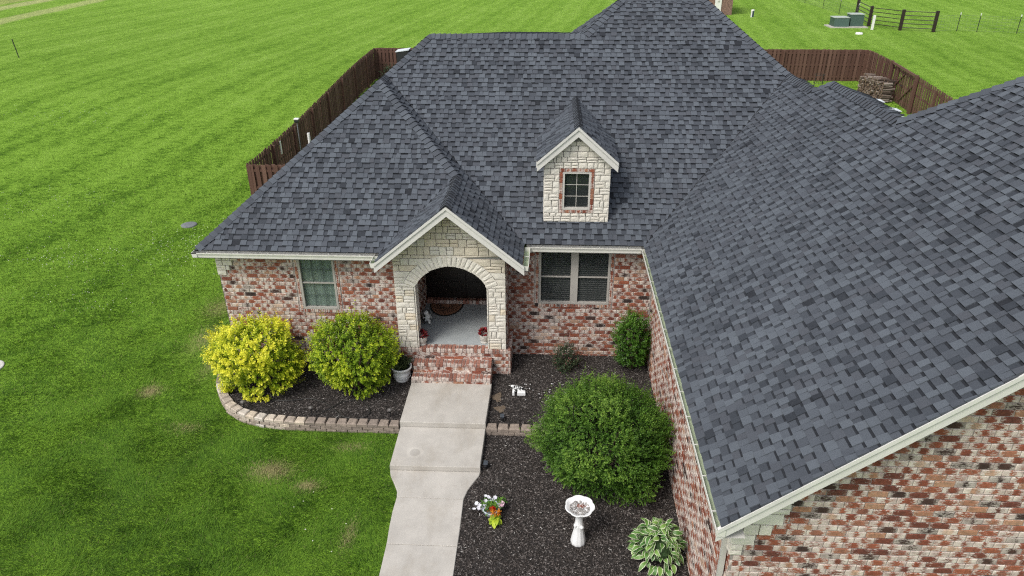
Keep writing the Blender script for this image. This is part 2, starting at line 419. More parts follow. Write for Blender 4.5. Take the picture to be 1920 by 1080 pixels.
me = bpy.data.meshes.new("lawn"); me.from_pydata(gv, [], gf); me.materials.append(MT['lawn'])
a = me.attributes.new("dry", 'FLOAT', 'POINT'); a.data.foreach_set("value", dv)
me.polygons.foreach_set("use_smooth", [True] * len(me.polygons))
lawn = link(bpy.data.objects.new("lawn", me)); tag(lawn, kind='structure')

# walkway --------------------------------------------------------------------------------
def slab(name, outline, ztop, zbot, m, mi=0):
    a = Acc(); n = len(outline); c = .012
    cx = sum(p[0] for p in outline) / n; cy = sum(p[1] for p in outline) / n
    def ins(p): 
        d = Vector((cx - p[0], cy - p[1])); d.normalize(); return (p[0] + d.x * c, p[1] + d.y * c)
    top = [(*ins(p), ztop) for p in outline]; mid = [(*p, ztop - c) for p in outline]; bot = [(*p, zbot) for p in outline]
    v = top + mid + bot; f = [tuple(range(n))]
    for k in range(n):
        j = (k + 1) % n; f += [(n + k, n + j, j, k), (2 * n + k, 2 * n + j, n + j, n + k)]
    a.add(v, f); return a
walk = bpy.data.objects.new("walkway", None); COL.objects.link(walk); walk.location = (-2.2, 11, -.12); tag(walk, kind='structure')
WZ = (.13, 0.0, -.12)
L3 = [(-3.17, 11.34), (-3.13, 11.2), (-3.0, 10.95), (-2.91, 10.76), (-2.884, 10.59)]
R3 = [(-1.30, 11.34), (-1.31, 11.27), (-1.40, 11.08), (-1.50, 10.84), (-1.557, 10.585)]
slabs = [([(-3.20, 12.64), (-1.295, 12.65), (-1.275, 14.19), (-3.21, 14.15)], WZ[0]),
         ([(-3.175, 11.36), (-1.30, 11.38), (-1.295, 12.64), (-3.195, 12.63)], WZ[1]),
         (L3[::-1] + [(-3.17, 11.35), (-1.30, 11.37)] + R3[1:], WZ[2]),
         ([(-2.837, 9.397), (-1.533, 9.397), (-1.535, 9.8), (-1.554, 10.577), (-2.884, 10.583), (-2.89, 10.2), (-2.87, 9.8)], WZ[2]),
         ([(-2.80, 7.9), (-1.52, 7.9), (-1.533, 9.389), (-2.837, 9.389)], WZ[2]),
         ([(-2.78, 6.4), (-1.50, 6.4), (-1.52, 7.892), (-2.80, 7.892)], WZ[2])]
for i, (ol, z) in enumerate(slabs):
    # order counter-clockwise
    ar = sum(ol[k][0] * ol[(k + 1) % len(ol)][1] - ol[(k + 1) % len(ol)][0] * ol[k][1] for k in range(len(ol)))
    if ar < 0: ol = ol[::-1]
    cx = sum(p[0] for p in ol) / len(ol); cy = sum(p[1] for p in ol) / len(ol)
    slab('s', ol, z, z - .3, MT['concrete']).obj("concrete_slab", MT['concrete'], walk, (cx, cy, z - .3))

# beds -----------------------------------------------------------------------------------
def bedsheet(name, poly, zf):
    a = Acc(); xs = [p[0] for p in poly]; ys = [p[1] for p in poly]
    def inside(x, y):
        r = False; j = len(poly) - 1
        for i in range(len(poly)):
            if (poly[i][1] > y) != (poly[j][1] > y) and x < (poly[j][0] - poly[i][0]) * (y - poly[i][1]) / (poly[j][1] - poly[i][1]) + poly[i][0]: r = not r
            j = i
        return r
    a.add([(x, y, zf(x, y)) for x, y in poly], [tuple(range(len(poly)))])
    o = a.obj(name, MT['mulch'], None, (sum(xs) / len(xs), sum(ys) / len(ys), zf(xs[0], ys[0]))); tag(o, kind='structure')
    return inside, (min(xs), max(xs), min(ys), max(ys))
def arc(cx, cy, r, a0, a1, n): return [(cx + r * cos(radians(a0 + (a1 - a0) * k / n)), cy + r * sin(radians(a0 + (a1 - a0) * k / n))) for k in range(n + 1)]
# retaining wall centreline (left bed): from house corner round to the walk
RW = [(-8.02, 15.0), (-8.04, 14.72), (-8.0, 14.42), (-7.9, 14.1), (-7.74, 13.8), (-7.53, 13.5), (-7.28, 13.22), (-7.0, 13.02), (-6.7, 12.89), (-6.4, 12.81), (-6.0, 12.76), (-5.6, 12.73), (-5.2, 12.715), (-4.8, 12.71), (-4.0, 12.705), (-3.22, 12.70)]
bedL = [(x + .02, y + .02) for x, y in RW] + [(-3.14, 14.9), (-3.6, 15.14), (-8.0, 15.14)]
bl_in, bl_bb = bedsheet("garden_bed", bedL, lambda x, y: -0.02)
bedU = [(-1.31, 12.72), (2.57, 12.72), (2.57, 15.79), (-.9, 15.79), (-.9, 14.9), (-1.36, 14.9)]
bu_in, bu_bb = bedsheet("garden_bed", bedU, lambda x, y: -0.03)
bedR = [(-1.52, 3.0), (2.57, 3.0), (2.57, 12.72), (-1.30, 12.72), (-1.30, 11.3)] + [(x, y) for x, y in R3[2:]] + [(-1.533, 9.39)]
br_in, br_bb = bedsheet("garden_bed", bedR, lambda x, y: -0.145)

def chips(name, ins, bb, z, dens, seed, avoid=None):
    rr = random.Random(seed); n = int((bb[1] - bb[0]) * (bb[3] - bb[2]) * dens); a = Acc()
    for _ in range(n):
        x = rr.uniform(bb[0], bb[1]); y = rr.uniform(bb[2], bb[3])
        if not ins(x, y) or y < 7.6: continue
        L = rr.uniform(.006, .028); W = rr.uniform(.003, .009); th = rr.uniform(0, 2 * pi); t = rr.uniform(-.25, .4)
        dx, dy = cos(th), sin(th); h = rr.uniform(.002, .014)
        p = Vector((x, y, z + h)); d = Vector((dx * cos(t), dy * cos(t), sin(t))) * L; s = Vector((-dy, dx, rr.uniform(-.3, .3))) * W
        up = Vector((0, 0, W * .9))
        v = [p - d - s, p - d + s, p + d + s * .6, p + d - s * .6, p - d * .8 + up, p + d * .8 + up]
        r = rr.random(); r = r * .93 if rr.random() < .97 else .9 + r * .1
        a.add(v, [(0, 3, 5, 4), (1, 4, 5, 2), (0, 4, 1), (3, 2, 5)], r)
    o = a.obj(name, MT['chips'], None, ((bb[0] + bb[1]) / 2, (bb[2] + bb[3]) / 2, z)); tag(o, kind='stuff'); return o
tag(chips("mulch_chips", bl_in, bl_bb, -.02, 1400, 1), "dark bark mulch lying in the bed under the two yellow shrubs", "mulch")
tag(chips("mulch_chips", bu_in, bu_bb, -.03, 1400, 2), "dark bark mulch lying in the bed below the wide window", "mulch")
tag(chips("mulch_chips", br_in, (-1.6, 2.57, 7.6, 12.62), -.145, 2000, 3), "dark bark mulch lying in the bed around the white bird bath", "mulch")

# grass blades ---------------------------------------------------------------------------
def blades(name, regions, seed):
    rs = np.random.RandomState(seed); P = []; RN = []
    allv = []; allr = []
    for (x0, x1, y0, y1, dens, hh, ww) in regions:
        n = int((x1 - x0) * (y1 - y0) * dens)
        x = rs.uniform(x0, x1, n); y = rs.uniform(y0, y1, n)
        dist = np.hypot(x + 4, y - 6) * 1.0
        dn = 4600 * np.exp(-np.maximum(dist - 7, 0) / 4.6) * np.clip((36 - dist) / 12, 0, 1)
        if True:
            kp = rs.rand(n) < np.clip(dn / dens, 0, 1); x = x[kp]; y = y[kp]; dist = dist[kp]
        gsc = np.clip(dist / 9, 1, 3.2)
        keep = ~((x > -3.5) & (y > 12.62))
        # outside bed and walk
        wl = np.where(y > 11.35, -3.21, np.where(y > 10.6, -3.17 + (11.35 - y) * .38, -2.90 + (10.6 - y) * .03))
        keep &= x < wl + .035
        bx = np.array([p[0] for p in RW]); by = np.array([p[1] for p in RW])
        # below retaining wall
        yw = np.interp(x, bx[1:][np.argsort(bx[1:])], by[1:][np.argsort(bx[1:])])
        inbed = (x > -8.15) & (y > yw - .10) & (y < 15.2)
        # house block
        inhouse = (x > -7.93) & (y >= 15.05)
        keep &= ~inbed & ~inhouse
        dd = np.hypot(x + 14.2, y - 14.66) < .36
        keep &= ~dd & ~(np.hypot(x + 13.3, y - 24.05) < .33)
        x, y, gsc = x[keep], y[keep], gsc[keep]; n = len(x)
        h = -0.18 + 0.18 * np.clip((y - 12.5) / 6.5, 0, 1) ** 2 * (3 - 2 * np.clip((y - 12.5) / 6.5, 0, 1))
        t2 = np.clip((y - 25) / 21, 0, 1); h += 1.15 * t2 * t2 * (3 - 2 * t2)
        h -= 0.03 * np.exp(-((x + 6.2) ** 2 / 5 + (y - 12) ** 2 / 3))
        th = rs.uniform(0, 2 * pi, n); H = hh * rs.uniform(.5, 1.25, n) * gsc ** .35; W = ww * rs.uniform(.6, 1.3, n) * gsc
        # lean of tufts varies slowly over the lawn
        lx = .5 * np.sin(x * 2.3 + np.sin(y * 1.7) * 2) + rs.normal(0, .45, n); ly = .5 * np.sin(y * 2.9 + np.sin(x * 2.1) * 2) + rs.normal(0, .45, n)
        b0 = np.stack([x - np.cos(th) * W, y - np.sin(th) * W, h], 1); b1 = np.stack([x + np.cos(th) * W, y + np.sin(th) * W, h], 1)
        tp = np.stack([x + lx * H, y + ly * H, h + H * .85], 1)
        allv.append(np.stack([b0, b1, tp], 1).reshape(-1, 3))
        cl = .5 + .16 * np.sin(x * 1.1 + 1.3 * np.sin(y * .7)) + .13 * np.sin(y * 1.9 + np.sin(x * 1.6) * 1.8) + .10 * np.sin((x - .13 * y) * 4.2) + .16 * np.sin(x * 9.1 + 2 * np.sin(y * 5.3)) * np.sin(y * 7.7 + 2 * np.sin(x * 4.1))
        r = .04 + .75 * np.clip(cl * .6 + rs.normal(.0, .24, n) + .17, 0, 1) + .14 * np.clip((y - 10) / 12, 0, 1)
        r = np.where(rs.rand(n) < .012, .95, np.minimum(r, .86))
        dry = np.zeros(n)
        for i, (cx, cy, rx, ry) in enumerate(DRY):
            q = ((x - cx) / rx) ** 2 + ((y - cy) / ry) ** 2; dry = np.maximum(dry, (1.0 if i < 3 else .5) * np.exp(-q * .9))
        r = np.where(rs.rand(n) < dry * 1.1, rs.uniform(.93, 1.0, n), r)
        allr.append(r)
    V = np.concatenate(allv).astype(np.float32); r = np.concatenate(allr).astype(np.float32); n = len(r)
    me = bpy.data.meshes.new(name); me.vertices.add(3 * n); me.vertices.foreach_set("co", V.ravel())
    me.loops.add(3 * n); me.loops.foreach_set("vertex_index", np.arange(3 * n, dtype=np.int32))
    me.polygons.add(n); me.polygons.foreach_set("loop_start", np.arange(0, 3 * n, 3, dtype=np.int32)); me.polygons.foreach_set("loop_total", np.full(n, 3, dtype=np.int32))
    me.update(calc_edges=True)
    a = me.attributes.new("rnd", 'FLOAT', 'FACE'); a.data.foreach_set("value", r); me.materials.append(MT['grass'])
    o = link(bpy.data.objects.new(name, me)); return o
g = blades("grass", [(-16, -2.7, 6.6, 16, 4600, .062, .0045), (-24, -7.9, 16, 28, 1400, .062, .0045), (-24, -16, 10, 16, 1400, .062, .0045), (-34, -24, 14, 28, 250, .062, .0045), (-34, -11.3, 28, 42, 250, .062, .0045)], 5)
tag(g, "green lawn grass growing to the left of the walkway and house", "grass", kind='stuff')

def clover():
    rr = random.Random(77); A_ = Acc()
    for cx, cy, rx, ry, n in ((-12.2, 22.4, 2.2, 2.2, 260), (-16.5, 21, 3.0, 1.2, 110), (-20, 26, 4, 2, 110), (-14, 18.5, 2.5, 1.5, 50), (-4.4, 9.6, .8, 1.2, 8), (-26, 37, 6, 2.5, 160)):
        for _ in range(n):
            x, y = rr.gauss(cx, rx * .5), rr.gauss(cy, ry * .5); s_ = rr.uniform(.008, .017); z = gh(x, y) + .055
            A_.add([(x - s_, y, z), (x, y - s_, z), (x + s_, y, z), (x, y + s_, z), (x, y, z + s_ * 1.2), (x, y, z - s_)], [(0, 1, 4), (1, 2, 4), (2, 3, 4), (3, 0, 4), (1, 0, 5), (2, 1, 5), (3, 2, 5), (0, 3, 5)])
    o = A_.obj("clover_flowers", simple("clover white", (.62, .64, .50), .8), None, (-12, 22, 0)); tag(o, "tiny white clover flowers dotted over the left lawn", "flowers", kind='stuff')
clover()

# =========================================================================================
# HOUSE
# =========================================================================================
m_ = 0.82; ze = 3.173
xL, yF, yA, xR, xG, yGf = -8.267, 14.76, 15.411, -.50, 2.188, 6.76
xPl, yP = -3.90, 14.333; xRt = 10.125
house = empty("brick_house", (0, 16, 0), "large brick ranch house with charcoal shingle roof and stone arched porch", "house")

# ---- walls of pieces -------------------------------------------------------------------
class Frame:
    def __init__(s, O, u, n, v=(0, 0, 1)):
        s.O = Vector(O); s.u = Vector(u).normalized(); s.v = Vector(v).normalized(); s.n = Vector(n).normalized()
    def __call__(s, a, b, d=0): return s.O + s.u * a + s.v * b + s.n * d
    def rot(s):
        return Matrix((s.u, -s.n, s.v)).transposed().to_euler()
BL, BH, JT = .258, .102, .011
def brick_vf(L, H, D=.03, c=.007, jit=0.0):
    """brick centred at 0 in (u,-n,v) local axes: x along wall, y into wall, z up; face at y=0"""
    x, z = L / 2, H / 2
    j = lambda: R.uniform(-jit, jit)
    fr = [(-x + c + j(), 0, -z + c + j()), (x - c + j(), 0, -z + c + j()), (x - c + j(), 0, z - c + j()), (-x + c + j(), 0, z - c + j())]
    md = [(-x, c, -z), (x, c, -z), (x, c, z), (-x, c, z)]
    bk = [(-x, D, -z), (x, D, -z), (x, D, z), (-x, D, z)]
    v = fr + md + bk; f = [(0, 1, 2, 3)]; q = [(.04, .1), (.96, .1), (.96, .9), (.04, .9)]; e = [(0, 0), (1, 0), (1, 1), (0, 1)]; uv = [q]
    for k in range(4):
        i = (k + 1) % 4
        f += [(4 + k, 4 + i, i, k), (8 + k, 8 + i, 4 + i, 4 + k)]; uv += [[e[k], e[i], q[i], q[k]], [e[k], e[i], e[i], e[k]]]
    return v, f, uv
POOL = []
for k in range(60):
    a = Acc(); v, f, uv = brick_vf(BL - JT, BH - JT, jit=.003); a.add(v, f, (k + .37 * ((k * 7) % 5) / 2) / 60 if k else .02, 0, uv); POOL.append(a.mesh("brick", MT['brick']))
def brnd():
    r = R.random()
    if r < .09: return R.uniform(0, .11)
    if r < .82: return R.uniform(.15, .72)
    return R.uniform(.72, 1)

def brick_wall(name, fr, z0, z1, ivals, individual=0, parent=None, holder=None, H=BH, L=BL, phase=0.0, umin_obj=None, backing=True):
    """ivals(zmid)-> list of (ua,ub). pieces nearest the eye become objects, the rest one stuff mesh"""
    wall = holder
    items = []
    k = 0; z = z0
    while z + H * .6 < z1:
        zc = z + H / 2
        for (ua, ub) in ivals(zc):
            off = ((k % 2) * .5 + phase) * L; s = ua - ((ua - off) % L)
            while s < ub - .02:
                a_, b_ = max(s, ua), min(s + L, ub)
                if b_ - a_ > .045: items.append((a_ + JT / 2, b_ - JT / 2, z + JT / 2, z + H - JT / 2, abs(b_ - a_ - L) < 1e-4))
                s += L
        z += H; k += 1
    if individual:
        def sc(it):
            p = fr((it[0] + it[1]) / 2, (it[2] + it[3]) / 2); return (0 if inview(p) else 1, (p - Vector((0, 0, CAMZ))).length)
        items.sort(key=sc)
    rest = Acc(); rot = fr.rot()
    for i, (a_, b_, c_, d_, full) in enumerate(items):
        dj = R.uniform(-.004, .005); p = fr((a_ + b_) / 2, (c_ + d_) / 2, dj)
        if i < individual:
            if full: put(POOL[int(brnd() * 59.9)], "brick", wall, p, rot)
            else:
                ac = Acc(); v, f, uv = brick_vf(b_ - a_, d_ - c_); ac.add(v, f, brnd(), 0, uv); put(ac.mesh("brick", MT['brick']), "brick", wall, p, rot)
        else:
            v, f, uv = brick_vf(b_ - a_, d_ - c_, c=.008)
            rest.add([p + fr.u * x - fr.n * y + fr.v * zz for x, y, zz in v], f, brnd(), 0, uv)
    if rest.v:
        o = rest.obj("bricks", MT['brick'], wall, tuple(fr((items[0][0] + items[0][1]) / 2, z0))); o['kind'] = 'stuff'
    return wall
def backing(name, polys, m, parent, thick_dir=None):
    a = Acc()
    for p in polys: a.add(p, [tuple(range(len(p)))])
    c = sum((Vector(q) for p in polys for q in p), Vector()) / sum(len(p) for p in polys)
    return a.obj(name, m, parent, tuple(c))

def stone_vf(q, D=.035, bulge=.014, n=3):
    """q: 4 corners (u,v) ccw. returns verts as (u,v,d) and faces"""
    v = []; f = []
    w_ = abs(q[1][0] - q[0][0])
    for j in range(n + 1):
        for i in range(n + 1):
            s, t = i / n, j / n
            u = (q[0][0] * (1 - s) + q[1][0] * s) * (1 - t) + (q[3][0] * (1 - s) + q[2][0] * s) * t
            vv = (q[0][1] * (1 - s) + q[1][1] * s) * (1 - t) + (q[3][1] * (1 - s) + q[2][1] * s) * t
            inner = 0 < i < n and 0 < j < n
            d = D + (R.uniform(.3, 1.2) * bulge if inner else R.uniform(-.5, .1) * bulge * .6)
            jj = 0 if inner else R.uniform(-.003, .003)
            v.append((u + jj, vv + jj, d))
    for j in range(n):
        for i in range(n): a = j * (n + 1) + i; f.append((a, a + 1, a + n + 2, a + n + 1))
    ring = [i for i in range(n + 1)] + [(j * (n + 1) + n) for j in range(1, n + 1)] + [n * (n + 1) + i for i in range(n - 1, -1, -1)] + [j * (n + 1) for j in range(n - 1, 0, -1)]
    b = len(v)
    for k in ring: v.append((v[k][0], v[k][1], -.004))
    m = len(ring)
    for k in range(m): f.append((b + k, b + (k + 1) % m, ring[(k + 1) % m], ring[k]))
    return v, f
def put_stone(fr, q, parent, D=.035, bulge=.008, rnd=None, g=.0075):
    c = (sum(p[0] for p in q) / 4, sum(p[1] for p in q) / 4)
    qq = [(p[0] + (g if p[0] < c[0] else -g), p[1] + (g if p[1] < c[1] else -g)) for p in q]
    v, f = stone_vf(qq, D, bulge); a = Acc(); a.add([fr(*p) for p in v], f, R.random() if rnd is None else rnd)
    return a.obj("stone", MT['stone'], parent, tuple(fr(c[0], c[1])))
def ashlar(fr, zs, ivals, parent, wmin=.13, wmax=.36, buff=None, D=.035):
    """zs: strip boundaries; ivals(z)->[(ua,ub)] evaluated at both strip edges"""
    for z0, z1 in zip(zs[:-1], zs[1:]):
        I0, I1 = ivals(z0 + .002), ivals(z1 - .002)
        n = min(len(I0), len(I1)); H = z1 - z0
        for (a0, b0), (a1, b1) in zip(I0[:n], I1[:n]):
            if max(b0, b1) - min(a0, a1) < .06: continue
            inA, inB = max(a0, a1), min(b0, b1)
            cuts = []; s = inA
            if inB - inA > .1:
                s = inA
                while inB - s > wmax * 1.15:
                    s += R.uniform(wmin, wmax); cuts.append(s)
                if cuts and inB - cuts[-1] < .08: cuts.pop()
            ed = [(a0, a1)] + [(c, c) for c in cuts] + [(b0, b1)]
            for (l0, l1), (r0, r1) in zip(ed[:-1], ed[1:]):
                if min(r0 - l0, r1 - l1) < -.001 and max(r0 - l0, r1 - l1) < .06: continue
                l1_, r1_ = (l1, r1) if r1 > l1 else ((l1 + r1) / 2, (l1 + r1) / 2 + .004)
                l0_, r0_ = (l0, r0) if r0 > l0 else ((l0 + r0) / 2, (l0 + r0) / 2 + .004)
                rn = None if buff is None else (R.uniform(.62, 1.0) if R.random() < buff(z0) else R.uniform(0, .62))
                wd = min(r0_ - l0_, r1_ - l1_)
                if H > .13 and wd > .16 and R.random() < .45:
                    t = R.uniform(.4, .6); lm = l0_ + (l1_ - l0_) * t; rm = r0_ + (r1_ - r0_) * t; zm = z0 + H * t
                    put_stone(fr, [(l0_, z0), (r0_, z0), (rm, zm), (lm, zm)], parent, D, rnd=rn); put_stone(fr, [(lm, zm), (rm, zm), (r1_, z1), (l1_, z1)], parent, D, rnd=rn)
                elif H > .13 and wd > .17 and abs(l0_ - l1_) < .001 and abs(r0_ - r1_) < .001 and R.random() < .35:
                    mm = l0_ + (r0_ - l0_) * R.choice((.38, .62))
                    put_stone(fr, [(l0_, z0), (mm, z0), (mm, z1), (l0_, z1)], parent, D, rnd=rn); put_stone(fr, [(mm, z0), (r0_, z0), (r0_, z1), (mm, z1)], parent, D, rnd=rn)
                else: put_stone(fr, [(l0_, z0), (r0_, z0), (r1_, z1), (l1_, z1)], parent, D, rnd=rn)

# ---- brick walls -----------------------------------------------------------------------
WT = 3.0
def cut(iv, holes):
    out = []
    for a, b in iv:
        segs = [(a, b)]
        for h0, h1 in holes:
            ns = []
            for s, e in segs:
                if h1 <= s or h0 >= e: ns.append((s, e))
                else:
                    if h0 > s: ns.append((s, h0))
                    if h1 < e: ns.append((h1, e))
            segs = ns
        out += segs
    return out
def quoin_iv(z, steps, z_lo, st=.13):
    """how far the stone quoin reaches at height z (0 where none)"""
    if z < z_lo: return 0
    i = int((z - z_lo) / st); return steps[min(i, len(steps) - 1)]

# wing front wall (y=15.15), u=x
yW = 15.15; xWl = -7.90
fW = Frame((0, yW, 0), (1, 0, 0), (0, -1, 0))
wW = (-5.945, -5.065, 1.545, 2.97)      # left window
def wh(y, xl, xr, zlo, zhi, w_):
    """backing quads around one rectangular window"""
    a, b, c, d = w_
    Q = lambda x0, x1, z0, z1: [(x0, y, z0), (x1, y, z0), (x1, y, z1), (x0, y, z1)]
    return [Q(xl, a, zlo, zhi), Q(b, xr, zlo, zhi), Q(a, b, zlo, c)] + ([Q(a, b, d, zhi)] if d < zhi - .01 else [])
H1 = backing("brick_wall", wh(yW + .012, xWl, -3.5, -.1, WT, wW), MT['mortar'], house)
QW = [.20, .30, .38, .52]
SD = .10
def iW(z):
    a = xWl + quoin_iv(z, QW, 2.44); hl = []
    if wW[2] - .095 < z: hl.append((wW[0] - SD, wW[1] + SD))
    return cut([(a, -3.56)], hl)
brick_wall("brick_wall", fW, -.08, WT - .04, iW, 0, holder=H1)
ashlar(fW, [2.44, 2.57, 2.70, 2.83, WT - .01], lambda z: [(xWl - .02, xWl + quoin_iv(z, QW, 2.44))], H1, .15, .26, buff=lambda z: .1)
def surround(fr, w_, holder, sill=True):
    """upright narrow bricks beside the window and a rowlock sill under it"""
    a = Acc()
    def bk(u0, u1, z0, z1, d):
        v, f, uv = brick_vf(u1 - u0 - .009, z1 - z0 - .009, c=.005); p = fr((u0 + u1) / 2, (z0 + z1) / 2, d)
        a.add([p + fr.u * x - fr.n * y + fr.v * zz for x, y, zz in v], f, brnd(), 0, uv)
    for u0, u1 in ((w_[0] - SD + .012, w_[0] - .004), (w_[1] + .004, w_[1] + SD - .012)):
        z = w_[2]
        while z < min(w_[3], WT) - .05: bk(u0, u1, z, z + .102, .004); z += .102
    if sill:
        u = w_[0] - SD
        while u < w_[1] + SD - .04: bk(u, u + .09, w_[2] - .095, w_[2] - .003, .018 + R.uniform(-.003, .003)); u += .0905
    o = a.obj("bricks", MT['brick'], holder, tuple(fr(w_[0], w_[2]))); o['kind'] = 'stuff'
surround(fW, wW, H1)

# recessed front wall (y=15.80)
yV = 15.80
fV = Frame((0, yV, 0), (1, 0, 0), (0, -1, 0))
wV = (-.20, 1.53, 1.48, 2.97)
H2 = backing("brick_wall", wh(yV + .012, -1.1, 2.6, -.15, WT, wV), MT['mortar'], house)
def iV(z):
    hl = []
    if wV[2] - .095 < z: hl.append((wV[0] - SD, wV[1] + SD))
    return cut([(-1.05, 2.57)], hl)
brick_wall("brick_wall", fV, -.10, WT - .04, iV, 0, holder=H2, phase=.3)
surround(fV, wV, H2)

# garage side wall (x=2.58) u = -y
xS = 2.58; yS0, yS1 = 7.21, 15.80
fS = Frame((xS, 0, 0), (0, 1, 0), (-1, 0, 0))
H3 = backing("brick_wall", [[(xS + .012, yS0, -.25), (xS + .012, yS0, WT), (xS + .012, yS1, WT), (xS + .012, yS1, -.25)]], MT['mortar'], house)
fS2 = Frame((xS, 0, 0), (0, -1, 0), (-1, 0, 0))
brick_wall("brick_wall", fS2, -.22, WT - .04, lambda z: [(-yS1, -yS0 - .0)], 0, holder=H3, phase=.2)

# garage gable wall (y=7.20)
yG = 7.20; xG1 = 14.8
fG = Frame((0, yG, 0), (1, 0, 0), (0, -1, 0))
ridge_x = xG + 6.5
def gtop(x): return ze + m_ * (min(x, 2 * ridge_x - x) - xG) - .10
H4 = backing("brick_wall", [[(xS, yG + .012, -.3), (xG1, yG + .012, -.3), (xG1, yG + .012, gtop(xG1)), (ridge_x, yG + .012, gtop(ridge_x)), (xS, yG + .012, gtop(xS))]], MT['mortar'], house)
QG = [.14, .28, .48, .60, .66, .68, .68]
def qg(z): return quoin_iv(z, QG, 2.30, .19)
def iG(z):
    a = xS + (qg(z) if z < 3.60 else 0)
    b = xG1
    xr = xG + (z + .05 + .10 - ze) / m_      # where the roof underside is at that height
    if z > ze - .2: a = max(a, xr - .12); b = min(b, 2 * ridge_x - xr + .12)
    return [(a, b)] if b > a + .1 else []
brick_wall("brick_wall", fG, -.28, gtop(ridge_x), iG, 300, holder=H4, phase=.15)
def gsl(x0, z): return max(x0, xG + (z + .10 - ze) / m_) if z > ze - .1 else x0
ashlar(fG, [2.30 + .19 * k for k in range(8)], lambda z: ([(gsl(xS - .03, z), xS + qg(z))] if xS + qg(z) - gsl(xS - .03, z) > .02 else []), H4, .2, .42, buff=lambda z: .12 if z > 2.75 else 0, D=.024)
# quoin returns on the side wall
ashlar(fS2, [2.30 + .19 * k for k in range(4)] + [2.97], lambda z: [(-yS0 - (.13 if int((z - 2.30) / .19) % 2 else .2), -yS0 + .03)], H3, .2, .4, buff=lambda z: 0)
# hidden rear / right walls keep the house closed
HB = backing("rear_wall", [[(xWl, 15.15, -.1), (xWl, 24.9, -.1), (xWl, 24.9, WT), (xWl, 15.15, WT)], [(xWl, 24.9, -.1), (.9, 24.9, -.1), (.9, 24.9, WT), (xWl, 24.9, WT)],
                           [(.9, 26.97, -.1), (9.73, 26.97, -.1), (9.73, 26.97, WT), (.9, 26.97, WT)], [(9.73, 26.97, -.1), (9.73, 17, -.1), (9.73, 17, WT), (9.73, 26.97, WT)],
                           [(xG1, yG, -.3), (xG1, 17, -.3), (xG1, 17, WT), (xG1, yG, WT)], [(xG1, 17, -.3), (9.73, 17, -.3), (9.73, 17, WT), (xG1, 17, WT)]], MT['brick'], house)

